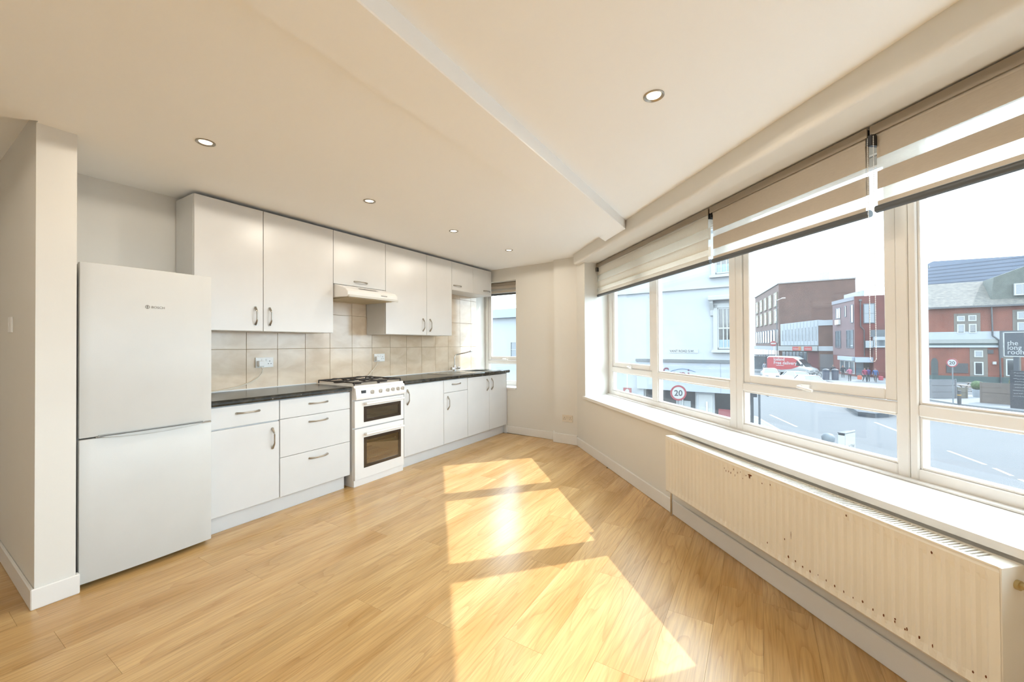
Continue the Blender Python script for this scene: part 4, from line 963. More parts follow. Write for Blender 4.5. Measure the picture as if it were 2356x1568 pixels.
# ---- white panelled supermarket block
t = thing('supermarket_block', (83, -6, GZ), 'white panelled supermarket block with narrow window slots and red signs', 'building')
fw_ = Fr((84.10, -3.20), -119.48, -1)
if fw_.o.x > 0: fw_ = Fr((84.10, -3.20), -119.48, 1)
PANEL = mat('white_panels', (226, 230, 234), 0.7)
MB(fw_.M).prism([(0.0, 4.50), (5.72, 4.95), (5.72, 0.80), (0.0, 0.80)], -8, 0, axis='y').build('upper_wall', PANEL, t)
MB(fw_.M).box(0, 5.72, -8, -0.5, GZ, 0.80).build('lower_wall', mat('shop_brick', (176, 160, 150), 0.8), t)
for k in range(11):
    s0 = 0.28+k*0.505; zt = 3.42+0.045*k
    fw_.box(s0, s0+0.13, -0.05, 0.02, 1.55, zt, 'window_slot', DPANE, t)
    fw_.box(s0+0.30, s0+0.32, 0.0, 0.02, 0.85, zt+1.0, 'panel_joint', mat('joint_grey', (176, 184, 192), 0.6), t)
fa = fw_.box(-0.6, 5.72, -0.3, 0.35, -0.08, 0.70, 'shop_fascia', mat('fascia_pale', (214, 216, 214), 0.6), t)
for s0, s1 in ((2.06, 3.15), (3.80, 4.95)):
    sg = fw_.box(s0, s1, 0.35, 0.40, -0.04, 0.62, 'red_sign', mat('sign_red_bright', (226, 70, 60), 0.5), fa)
    text('Iceland', 0.40, frame_m(fw_.p((s0+s1)/2, 0.405, 0.14), fw_.d), WFR, t, 'sign_lettering', extrude=0.002, align='CENTER', sx=0.72)
fw_.box(2.95, 3.35, 0.35, 0.401, -0.04, 0.62, 'orange_sign', mat('sign_orange', (236, 160, 84), 0.5), fa)
for k in range(7): fw_.box(0.05+k*0.55, 0.50+k*0.55, -0.5, -0.42, GZ+0.4, -0.25, 'shopfront', WPANE, t)
fw_.box(4.0, 5.6, -0.5, -0.40, GZ+0.1, -0.15, 'red_entrance', mat('entrance_red', (150, 62, 66), 0.7), t)
# brick bay to its right
t = thing('brick_bay', (81, -9, GZ), 'narrow brown brick bay with two white bands beside the supermarket', 'building')
f2 = Fr((81.28, -8.18), -108.48, -1)
if f2.o.x > 0: f2 = Fr((81.28, -8.18), -108.48, 1)
f2.box(0.02, 3.4, -0.8, 0, GZ, 4.85, 'wall', BROWN, t); f2.box(0.0, 2.6, 0, 0.12, 4.0, 4.85, 'white_band', PANEL, t); f2.box(0.0, 2.6, 0, 0.15, -0.07, 0.68, 'white_band', PANEL, t)
f2.box(0.2, 1.9, 0, 0.1, GZ, -0.6, 'shutter', mat('shutter_grey', (150, 146, 150), 0.7), t)

# ---- red brick corner block
REDB = brick_mat('red_brick', (168, 94, 84), (174, 100, 89), (168, 108, 98), 3.2)
LIL = brick_mat('pale_brick', (180, 152, 154), (184, 156, 157), (185, 160, 161), 3.2)
t = thing('red_brick_block', (75, -13, GZ), 'red brick corner block with white parapet and a small shop at street level', 'building')
rc = Vector((70.74, -11.07)); w1 = Vector((0.9821, 0.1882))*7.48; w2 = Vector((-0.0374, -0.9993))*4.2
MB().prism([tuple(rc), tuple(rc+w1), tuple(rc+w1+w2), tuple(rc+w2)], GZ, 7.5).build('wall', REDB, t)
fL = Fr((70.74, -11.07), 10.85, -1)
if (fL.o.y < 0): fL = Fr((70.74, -11.07), 10.85, 1)
fR = Fr((70.74, -11.07), -92.14, -1)
if (fR.o.x > 0): fR = Fr((70.74, -11.07), -92.14, 1)
fL.box(0, 7.48, 0.0, 0.03, -0.6, 7.5, 'side_cladding', LIL, t); fL.box(0, 7.5, 0, 0.12, 7.0, 7.5, 'parapet_band', mat('band_grey', (188, 186, 194), 0.7), t)
fL.box(0.3, 6.0, -1.2, -0.9, 7.5, 8.3, 'roof_rail', PANEL, t); fR.box(0.2, 3.9, -1.2, -1.15, 8.1, 8.16, 'roof_rail', WFR, t)
fL3 = Fr(tuple(fL.p(0, 0.03, 0)[:2]), 10.85, 1 if fL.o.dot(Fr((0, 0), 10.85, 1).o) > 0 else -1)
GJ = mat('grey_frames', (120, 128, 140), 0.5)
for s0, s1, z0, z1, c_ in ((4.5, 6.2, 4.8, 6.35, 2), (2.5, 3.05, 4.9, 6.45, 1), (0.25, 1.1, 3.95, 6.45, 1)): fwin(fL3, s0, s1, z0, z1, t, 1, c_, 0.09, GJ, mat('bright_glass', (214, 220, 224), 0.15))
for s0, s1 in ((4.45, 6.4), (0.3, 2.55)): fwin(fL3, s0, s1, 0.45, 3.0, t, 2, 2, 0.1, GJ, WPANE)
fL3.box(4.6, 6.0, 0, 0.25, 3.9, 4.6, 'air_vent', GREYP, t)
fwin(fR, 0.9, 2.1, 3.8, 6.45, t, 2, 2, 0.1, GJ, WPANE)
MB(fR.M).cyl((0.6, 0.12, 6.9), (0.6, 0.12, 3.4), 0.06, 8).cyl((0.6, 0.12, 3.4), (0.95, 0.12, 2.9), 0.06, 8).cyl((0.95, 0.12, 2.9), (0.95, 0.12, -0.6), 0.06, 8).box(0.45, 0.75, 0.0, 0.25, 6.8, 7.05).build('downpipe', BLACK, t)
MB(fR.M).cyl((3.3, 0.12, 7.0), (3.3, 0.12, 3.0), 0.06, 8).box(3.15, 3.45, 0.0, 0.25, 6.9, 7.2).build('downpipe', BLACK, t)
# small shop at its foot and the low brick wing on the right
sf = MB(fR.M); sf.box(-0.02, 1.75, 0.0, 0.7, -1.40, -0.72); o = sf.build('shop_fascia', mat('shop_sign_pale', (222, 230, 240), 0.6), t)
fL.box(0.02, 4.9, 0.0, 0.35, -1.25, -0.68, 'shop_fascia', MATS['shop_sign_pale'], t)
for k in range(3): fwin(fL, 0.1+k*1.6, 1.6+k*1.6, GZ+0.3, -1.3, t, 1, 1, 0.1, WFR, WPANE, 0.05)
fR.box(0.05, 0.85, 0.0, 0.1, GZ+0.2, -1.45, 'shop_window', WPANE, t); fR.box(0.90, 1.45, 0.0, 0.12, GZ+0.05, -1.45, 'shop_door', DPANE, t)
t = thing('low_brick_wing', (70, -15, GZ), 'low red brick wing with a white canopy right of the small shop', 'building')
fR.box(1.76, 5.9, 0.02, 1.2, GZ, 0.6, 'wall', REDB, t); fR.box(1.80, 5.9, 0.02, 1.4, 1.55, 1.98, 'roof_edge', PANEL, t); fR.box(1.76, 5.9, 0.02, 1.0, 0.78, 1.55, 'clerestory', WPANE, t)
fR.box(1.76, 5.9, 0.02, 1.5, 0.6, 0.78, 'canopy_edge', PANEL, t); fR.box(1.6, 5.9, 0.02, 0.4, 1.98, 2.9, 'upper_parapet', mat('roof_grey', (150, 156, 162), 0.7), t)
fR.box(0.98, 1.72, 0.0, 0.9, 0.55, 1.48, 'glazed_box', WPANE, t)

# ---- brick pub
ORB = brick_mat('orange_brick', (184, 116, 90), (190, 122, 95), (187, 130, 106), 3.4)
t = thing('brick_pub', (69, -22, GZ), 'orange brick pub with a slate roof, white band and green ground floor trim', 'building')
fp_ = Fr((66.43, -17.25), -94.56, -1)
if fp_.o.x > 0: fp_ = Fr((66.43, -17.25), -94.56, 1)
MB(fp_.M).box(-0.1, 12, -9, 0, GZ, 5.3).build('wall', ORB, t)
MB(fp_.M).prism([(0.45, 5.2), (0.45, 5.32), (-4.5, 8.5), (-9.4, 5.32), (-9.4, 5.2)], -0.1, 12.2, axis='x').build('roof', MATS['slates'], t)
MB(fp_.M).prism([(4.9, 5.45), (12.0, 5.45), (12.0, 9.6), (7.8, 9.6), (5.2, 8.45)], -4.0, -0.6, axis='y').build('roof_gable', mat('slates_green', (150, 156, 148), 0.85, noise=(3, 0.2, 6)), t)
fp_.box(-0.2, 12, 0.40, 0.56, 5.12, 5.30, 'gutter', BLACK, t)
MB(fp_.M).prism([(0.60, 5.05), (0.45, 5.35), (-4.4, 8.35), (-4.4, 8.1)], -0.25, -0.10, axis='x').build('bargeboard', BLACK, t)
fp_.box(-0.1, 12, 0, 0.05, 1.55, 2.42, 'white_band', PANEL, t); fp_.box(-0.1, 12, 0, 0.28, 1.10, 1.55, 'cornice', mat('cornice_stone', (206, 208, 204), 0.7), t)
fp_.box(-0.1, 12, 0, 0.16, 0.85, 1.10, 'green_frieze', mat('pub_green', (92, 122, 118), 0.6), t); fp_.box(-0.1, 12, 0, 0.20, 0.62, 0.85, 'white_string', PANEL, t)
fp_.box(-0.1, 12, 0, 0.10, GZ, -2.65, 'green_plinth', MATS['pub_green'], t)
SST = mat('pub_stone', (176, 168, 158), 0.85)
fp_.box(1.95, 4.0, 0, 0.03, 2.05, 4.50, 'stone_surround', SST, t)
fq = Fr(tuple(fp_.p(0, 0.03, 0)[:2]), -94.56, 1 if Fr((0, 0), -94.56, 1).o.dot(fp_.o) > 0 else -1)
for s0, s1, z0, z1 in ((2.18, 2.80, 3.60, 4.22), (3.06, 3.70, 3.60, 4.27), (2.18, 2.80, 2.22, 3.28), (3.10, 3.70, 2.24, 3.28)): fwin(fq, s0, s1, z0, z1, t, 1, 1, 0.10, WFR, WPANE if s0 < 3 else DPANE)
fp_.box(6.35, 8.6, 0, 0.03, 2.05, 4.70, 'stone_surround', SST, t)
for s0 in (6.65, 7.55):
    for z0, z1 in ((3.65, 4.5), (2.25, 3.35)): fwin(fq, s0, s0+0.7, z0, z1, t, 1, 1, 0.10, WFR, WPANE)
fwin(Fr(tuple(fp_.p(0, -0.55, 0)[:2]), -94.56, 1 if Fr((0, 0), -94.56, 1).o.dot(fp_.o) > 0 else -1), 6.6, 8.2, 6.3, 7.6, t, 1, 3, 0.12, WFR, WPANE, 0.2)
fp_.box(3.15, 4.5, 0, 0.03, -2.65, 0.62, 'stone_surround', SST, t)
fwin(fq, 3.48, 4.15, -0.48, 0.28, t, 1, 1, 0.10, WFR, WPANE); fwin(fq, 3.45, 4.17, -2.50, -1.0, t, 1, 1, 0.11, WFR, DPANE)
fp_.box(5.65, 6.9, 0, 0.03, -2.65, 0.62, 'stone_surround', SST, t); fwin(fq, 5.8, 6.6, -2.50, -0.65, t, 1, 1, 0.11, WFR, DPANE)
ar = [(0.05, GZ), (0.62, GZ), (0.62, -1.2)]+[(0.335+0.285*math.cos(a*math.pi/8), -1.2+0.6*math.sin(a*math.pi/8)) for a in range(1, 8)]+[(0.05, -1.2)]
MB(fp_.M).prism(ar, 0.0, 0.05, axis='y').build('arched_door', mat('door_green', (52, 82, 84), 0.5), t)
fp_.box(1.29, 3.0, 0, 0.08, -2.31, -1.20, 'notice_board', mat('board_black', (58, 62, 70), 0.5), t)
fp_.box(4.50, 4.92, 0, 0.08, -0.07, 0.37, 'wall_panel', MATS['board_black'], t)
fp_.box(4.85, 5.1, 0, 0.2, -1.25, -0.95, 'wall_lamp', WFR, t)
MB(fp_.M).cyl((4.80, 0.2, 5.1), (4.85, 0.2, 1.9), 0.07, 8).cyl((4.85, 0.2, 1.9), (5.28, 0.4, 1.4), 0.07, 8).cyl((5.28, 0.34, 1.4), (5.38, 0.3, GZ), 0.08, 8).build('downpipe', BLACK, t)
MB(fp_.M).cyl((0.55, -4.4, 8.3), (0.55, -4.4, 10.9), 0.12, 8).cyl((0.55, -4.4, 10.6), (0.55, -4.4, 10.9), 0.28, 10).build('roof_vent', BLACK, t)
# grey clad hall behind the pub
t = thing('grey_hall', (108, -33, GZ), 'large blue grey clad hall rising behind the pub roof', 'building')
fg = Fr((104.51, -26.9), -113.18, -1)
if fg.o.x > 0: fg = Fr((104.51, -26.9), -113.18, 1)
CLAD = mat('grey_cladding', (158, 170, 190), 0.6, noise=(0.2, 0.03, 2))
MB(fg.M).prism([(0.7, 16.2), (24, 14.3), (24, GZ), (0.0, GZ), (0.0, 15.8)], -20, 0, axis='y').build('wall', CLAD, t)
for k in range(14): fg.box(0.0, 24, 0.0, 0.06, 7.0+k*0.62, 7.0+k*0.62+0.12, 'cladding_rib', mat('clad_rib', (134, 146, 168), 0.6), t)

# ---- pub forecourt
WOODG = mat('weathered_board', (164, 150, 140), 0.85, noise=(1.6, 0.12, 6))
def planter(p, q, h, label, boards=2, m=None, depth=0.5):
    p, q = Vector((*p, 0)), Vector((*q, 0)); ang = math.degrees(math.atan2((q-p).y, (q-p).x)); f = Fr((p.x, p.y), ang, 1)
    if f.o.x > 0: f = Fr((p.x, p.y), ang, -1)
    L = (q-p).length; t = thing('planter', ((p.x+q.x)/2, (p.y+q.y)/2, GZ), label, 'planter', 'pub forecourt planters')
    for k in range(boards): f.box(0, L, -0.04, 0.0, GZ+h*k/boards+0.01, GZ+h*(k+1)/boards-0.015, 'board', m or WOODG, t)
    f.box(0, L, -depth, -0.04, GZ, GZ+h-0.06, 'core', m or WOODG, t)
    for s0 in (-0.03, L-0.05): f.box(s0, s0+0.08, -0.05, 0.03, GZ, GZ+h+0.02, 'post', m or WOODG, t)
GREYW = mat('grey_fence', (178, 178, 182), 0.85, noise=(1.2, 0.1, 6))
planter((46.08, -11.99), (47.14, -13.72), 1.55, 'long grey boarded planter behind the far speed sign', 3, GREYW)
planter((44.53, -14.25), (43.86, -16.03), 1.55, 'brown boarded planter below the hanging pub sign', 2)
planter((47.3, -13.85), (47.45, -14.45), 0.9, 'small square planter between the two long planters', 2, mat('box_beige', (176, 170, 156), 0.85))
t = thing('potted_bush', (48.8, -15.45, GZ), 'round clipped green bush in a pale pot on the pub forecourt', 'potted plant')
MB().lathe((48.8, -15.45, GZ), [(0.26, 0), (0.33, 0.62), (0.30, 0.64), (0.28, 0.55)], 18).build('pot', mat('pot_pale', (206, 212, 218), 0.7), t)
bb = MB().ball((48.8, -15.45, GZ+0.98), 0.38, sub=3)
for v in bb.bm.verts: v.co += Vector((random.uniform(-.03, .03), random.uniform(-.03, .03), random.uniform(-.03, .03)))
bb.build('foliage', mat('bush_green', (104, 138, 66), 0.9, noise=(9, 0.25, 4)), t)
t = thing('potted_bush', (44.75, -16.1, GZ), 'small green bush showing over the brown boarded planter', 'plant')
bb = MB().ball((44.75, -16.05, GZ+1.6), 0.26, sub=3)
for v in bb.bm.verts: v.co += Vector((random.uniform(-.04, .04), random.uniform(-.04, .04), random.uniform(-.04, .04)))
bb.build('foliage', mat('bush_olive', (142, 142, 84), 0.9, noise=(9, 0.25, 4)), t)
def picnic(x, y, label, a):
    M = Matrix.Translation((x, y, GZ)) @ Matrix.Rotation(a, 4, 'Z'); t = thing('picnic_table', (x, y, GZ), label, 'picnic table', 'pub picnic tables')
    MB(M).box(-0.9, 0.9, -0.38, 0.38, 0.70, 0.75).build('table_top', WOODG, t)
    for s in (-1, 1): MB(M).box(-0.9, 0.9, s*0.75-0.14, s*0.75+0.14, 0.42, 0.46).build('bench', WOODG, t)
    for s in (-1, 1):
        b = MB(M); b.box(s*0.7-0.03, s*0.7+0.03, -0.85, 0.85, 0.36, 0.42).tube([(s*0.7, -0.65, 0), (s*0.7, -0.2, 0.7)], 0.04, 6).tube([(s*0.7, 0.65, 0), (s*0.7, 0.2, 0.7)], 0.04, 6); b.build('leg_frame', WOODG, t)
picnic(52.0, -15.6, 'wooden picnic table behind the small square planter', 0.3); picnic(54.5, -17.2, 'wooden picnic table nearest the pub wall', 0.1)
t = thing('bollard', (42.97, -12.67, GZ), 'black bollard with a yellow band beside the far speed sign', 'bollard')
MB().cyl((42.97, -12.67, GZ), (42.97, -12.67, GZ+1.0), 0.11, 14).build('post', BLACK, t); MB().cyl((42.97, -12.67, GZ+0.60), (42.97, -12.67, GZ+0.70), 0.116, 14).build('band', mat('yellow_band', (228, 190, 90), 0.6), t)
# hanging pub sign on a post and chalk board
SLATE = mat('sign_slate', (84, 90, 104), 0.6)
a0, a1 = Vector((44.8, -15.65, 0)), Vector((43.56, -16.49, 0)); ang = math.degrees(math.atan2((a1-a0).y, (a1-a0).x)); fsn = Fr((a0.x+1.2, a0.y-0.35), ang, 1)
if fsn.o.x > 0: fsn = Fr((a0.x+1.2, a0.y-0.35), ang, -1)
t = thing('pub_sign', (44.2, -16.05, GZ), 'dark grey hanging pub sign lettered in white on a tall post', 'pub sign')
zS0, zS1 = 0.17, 1.92
fsn.box(0.06, 1.75, -0.04, 0.04, zS0, zS1, 'board', SLATE, t)
for args in ((0.0, 0.06, zS0-0.06, zS1+0.06), (0.0, 1.80, zS1, zS1+0.06), (0.0, 1.80, zS0-0.06, zS0)): fsn.box(args[0], args[1], -0.05, 0.05, args[2], args[3], 'sign_frame', WFR, t)
fsn.box(0.55, 0.85, -0.06, 0.02, GZ, zS0-0.06, 'post', SLATE, t); fsn.box(-0.22, 1.85, -0.05, 0.05, zS1+0.06, zS1+0.16, 'hanger', BLACK, t); fsn.box(-0.22, -0.10, -0.06, 0.06, 0.0, zS1+0.16, 'hanger_arm', BLACK, t)
for k, wd_ in enumerate(('the', 'long', 'room')): text(wd_, 0.50, frame_m(fsn.p(0.22, 0.045, 0.98-k*0.34), fsn.d), WFR, t, 'sign_lettering', extrude=0.003)
b0, b1 = Vector((41.96, -14.84, 0)), Vector((41.4, -15.75, 0)); ang = math.degrees(math.atan2((b1-b0).y, (b1-b0).x)); fcb = Fr((b0.x, b0.y), ang, 1)
if fcb.o.x > 0: fcb = Fr((b0.x, b0.y), ang, -1)
t = thing('chalk_board', (41.7, -15.3, GZ), 'tall chalk menu board under the hanging pub sign', 'chalk board')
fcb.box(0, 1.05, -0.04, 0.0, GZ, -0.75, 'board', mat('chalk_black', (62, 66, 82), 0.7), t)
sc_ = MB(fcb.M); rng = random.Random(5)
for k in range(9):
    x = 0.14+rng.uniform(0, .08); z = -0.92-k*0.20
    while x < 0.88:
        l = rng.uniform(.03, .09); sc_.tube([(x, 0.004, z), (x+l*.5, 0.004, z+rng.uniform(.0, .06)), (x+l, 0.004, z+rng.uniform(-.02, .02))], 0.010, 4); x += l+rng.uniform(.01, .05)
tag(sc_.build('chalk_marks', WFR, t), kind='stuff')
# low hedge strip at the road edge
t = tag(MB().prism([(37.0, -5.3), (33.55, -5.35), (33.2, -6.1), (33.86, -6.89), (35.4, -7.6), (38.5, -7.0)], RZ, RZ+0.28).build('planting_bed', mat('bed_dark', (112, 120, 130), 0.95, noise=(4, 0.25, 6))), 'low dark planted bed at the far side of the road', 'planting bed')

# ---- near kerbside things
t = thing('advertising_board', (20.8, -2.95, GZ), 'white folding advertising board on the near pavement', 'advertising board')
p0, p1 = Vector((20.25, -2.79, 0)), Vector((20.98, -3.22, 0)); ang = math.degrees(math.atan2((p1-p0).y, (p1-p0).x)); fb_ = Fr((p0.x, p0.y), ang, 1)
if fb_.o.x > 0: fb_ = Fr((p0.x, p0.y), ang, -1)
BRD = mat('board_white', (240, 242, 242), 0.5)
fb_.box(0.0, 0.80, 0.04, 0.06, GZ, GZ+1.10, 'front_panel', BRD, t); fb_.box(0.0, 0.80, -0.20, -0.18, GZ, GZ+1.02, 'rear_panel', BRD, t)
fb_.box(0.0, 0.03, -0.18, 0.04, GZ+0.03, GZ+0.95, 'side_shade', GREYP, t); fb_.box(0.0, 0.80, -0.20, 0.06, GZ+1.02, GZ+1.05, 'top_hinge', SLATE, t)
text('ATM', 0.30, frame_m(fb_.p(0.22, 0.062, GZ+0.36), fb_.d), mat('board_print', (150, 142, 142), 0.6), t, 'board_lettering', extrude=0.001, sx=0.8)
t = thing('bollard', (19.7, -2.25, GZ), 'grey domed bollard standing left of the advertising board', 'bollard')
MB().lathe((19.7, -2.25, GZ), [(0.10, 0), (0.10, 0.75), (0.20, 0.80), (0.22, 0.95), (0.15, 1.06), (0.03, 1.10)], 18).build('dome', mat('bollard_grey', (150, 160, 168), 0.6), t, smooth=True)
SIG = mat('signal_dark', (86, 94, 106), 0.6)
t = thing('traffic_signal', (22.77, 0.37, GZ), 'dark traffic signal post with white labels at the kerb', 'traffic signal')
MB().box(22.70, 22.84, 0.25, 0.49, GZ, 0.9).build('post', SIG, t)
sx_ = MB(); sx_.box(22.60, 22.70, 0.10, 0.50, -1.35, -0.75); sx_.build('control_box', SIG, t)
MB().box(22.685, 22.70, 0.38, 0.48, -2.25, -1.75).build('label_plate', WFR, t); MB().box(22.685, 22.70, 0.34, 0.46, -2.95, -2.70).build('label_plate', WFR, t)
MB().cyl((22.68, 0.43, -2.0), (22.70, 0.43, -2.0), 0.04, 12).build('push_button', BLACK, t)
t = thing('cycle_sign', (26.4, 0.01, GZ), 'thin grey post with a dark angled panel behind the traffic signal', 'sign post')
MB().cyl((26.4, 0.01, GZ), (26.4, 0.01, -0.9), 0.06, 10).build('post', mat('thin_post', (140, 150, 160), 0.5), t)
MB().prism([(0.60, -1.28), (-0.42, -1.72), (-0.42, -1.05), (0.60, -1.02)], 26.36, 26.44, axis='x').build('panel', SIG, t)
t = thing('guard_rail', (19.4, 0.1, GZ), 'short grey guard rail on the near kerb', 'guard rail')
MB().cyl((19.25, 0.62, GZ+1.02), (19.54, -0.28, GZ+1.02), 0.035, 8).build('top_bar', SIG, t)
for q in ((19.25, 0.62), (19.54, -0.28)): MB().cyl((*q, GZ), (*q, GZ+1.02), 0.035, 8).build('post', SIG, t)
MB().cyl((19.25, 0.62, GZ+0.3), (19.54, -0.28, GZ+0.3), 0.025, 8).build('lower_bar', SIG, t)

# ---- vehicles
TYRE = mat('tyre', (52, 52, 56), 0.8); CARW = mat('car_white', (240, 240, 238), 0.25, coat=0.5); CGL = mat('car_glass', (120, 136, 146), 0.06, spec=0.9)
def wheel(M, x, y, r, par, side):
    b = MB(M); b.cyl((x-0.10*side, y, r), (x+0.10*side, y, r), r, 20); w_ = b.build('wheel', TYRE, par)
    MB(M).cyl((x+0.10*side, y, r), (x+0.112*side, y, r), r*0.62, 16).build('hub', GREYP, w_)
def car(x, y, head, label):
    M = Matrix.Translation((x, y, RZ)) @ Matrix.Rotation(head-math.pi/2, 4, 'Z'); t = thing('car', (x, y, RZ), label, 'car', 'white cars in the street')
    lo = [(-2.05, 0.30), (2.02, 0.28), (2.10, 0.45), (2.06, 0.68), (1.95, 0.78), (1.0, 0.96), (-1.7, 0.98), (-2.08, 0.90), (-2.12, 0.55)]
    MB(M).prism(lo, -0.86, 0.86, axis='x').build('body', CARW, t, bevel=0.05, seg=2, smooth=True)
    cab = MB(M); ys = [(1.05, -1.85), (0.30, -1.30)]
    v = [cab._v(p) for p in ((-0.80, 1.05, 0.95), (0.80, 1.05, 0.95), (0.80, -1.80, 0.95), (-0.80, -1.80, 0.95), (-0.60, 0.25, 1.44), (0.60, 0.25, 1.44), (0.60, -1.25, 1.44), (-0.60, -1.25, 1.44))]
    for f in ((4, 5, 6, 7), (0, 1, 5, 4), (1, 2, 6, 5), (2, 3, 7, 6), (3, 0, 4, 7), (0, 3, 2, 1)): cab.bm.faces.new([v[i] for i in f])
    cab.build('cabin_glass', CGL, t)
    MB(M).prism([(0.30, 1.43), (-1.30, 1.43), (-1.22, 1.49), (0.20, 1.49)], -0.62, 0.62, axis='x').build('roof', CARW, t, bevel=0.02)
    for s in (-1, 1):
        MB(M).tube([(s*0.80, 1.06, 0.95), (s*0.61, 0.26, 1.45)], 0.035, 6).build('pillar', CARW, t); MB(M).tube([(s*0.80, -1.80, 0.95), (s*0.61, -1.26, 1.45)], 0.05, 6).build('pillar', CARW, t)
        MB(M).box(s*0.55-0.17, s*0.55+0.17, 1.98, 2.09, 0.60, 0.72).build('headlight', WPANE, t); MB(M).box(s*0.92-0.08, s*0.92+0.08, 0.75, 0.90, 0.95, 1.08).build('mirror', CARW, t)
        for yy in (1.30, -1.30): wheel(M, s*0.80, yy, 0.31, t, s)
    MB(M).box(-0.42, 0.42, 2.07, 2.13, 0.40, 0.58).build('grille', BLACK, t); MB(M).box(-0.26, 0.26, 2.13, 2.145, 0.44, 0.54).build('number_plate', WFR, t)
car(60.6, -1.15, math.radians(185), 'white car facing the viewer left of the delivery van'); car(55.2, -3.75, math.radians(206), 'white car angled in front of the delivery van'); car(49.2, -4.25, math.radians(196), 'white car nearest the viewer with only its roof and bonnet showing')
def van():
    p0, p1 = Vector((72.49, -1.5, 0)), Vector((69.81, -6.69, 0)); c = (p0+p1)/2; h = math.atan2((p1-p0).y, (p1-p0).x)
    M = Matrix.Translation((c.x, c.y, RZ)) @ Matrix.Rotation(h-math.pi/2, 4, 'Z'); t = thing('delivery_van', (c.x, c.y, RZ), 'red and white supermarket delivery van parked side on', 'van')
    pr = [(-2.95, 0.42), (2.90, 0.40), (2.98, 0.75), (2.80, 1.05), (2.05, 1.32), (1.15, 2.35), (0.55, 2.72), (-2.70, 2.78), (-2.98, 2.55)]
    MB(M).prism(pr, -0.98, 0.98, axis='x').build('body', CARW, t, bevel=0.07, seg=2, smooth=True)
    RED = mat('van_red', (222, 52, 66), 0.4)
    sd_ = [(-2.90, 1.0), (-2.2, 0.90), (-1.0, 0.80), (0.3, 0.95), (1.35, 1.40), (1.50, 1.62), (1.10, 2.22), (0.55, 2.55), (-2.70, 2.62), (-2.92, 2.45)]
    for s in (-1, 1):
        pn = MB(M).prism(sd_, s*0.982, s*0.992, axis='x').build('red_side', RED, t)
        MB(M).prism([(0.95, 1.45), (1.62, 1.42), (1.15, 2.10), (0.95, 2.15)], s*0.993, s*0.999, axis='x').build('side_window', DPANE, t)
    MB(M).prism([(2.06, 1.36), (1.20, 2.30), (1.24, 2.34), (2.10, 1.40)], -0.84, 0.84, axis='x').build('windscreen', DPANE, t)
    f = M.to_3x3() @ Vector((0, 1, 0)); side = M.to_3x3() @ Vector((1, 0, 0))
    if side.dot(Vector((-1, 0, 0))) < 0: side = -side
    sg = 1 if side.dot(M.to_3x3() @ Vector((1, 0, 0))) > 0 else -1
    for body, z, y0, sz in (('Iceland', 2.12, -2.05, 0.60), ('Free delivery', 1.58, -2.05, 0.66), ('to your home', 1.34, -1.70, 0.24)):
        if body == 'to your home':
            MB(M).box(sg*0.993, sg*0.998, -1.70, -0.65, 1.36, 1.42).build('side_strapline', WFR, t); continue
        text(body, sz, frame_m(M @ Vector((sg*0.997, y0, z)), f), WFR, t, 'side_lettering', extrude=0.002, sx=0.88, bold=0.008)
    for s in (-1, 1):
        for yy in (1.95, -1.75): wheel(M, s*0.92, yy, 0.36, t, s)
    MB(M).box(-0.98, 0.98, -3.0, -2.96, 0.8, 2.3).build('rear_door', RED, t)
    for s in (-1, 1): MB(M).box(s*1.08-0.10, s*1.08+0.10, 1.62, 1.78, 1.45, 1.75).build('mirror', BLACK, t)
van()

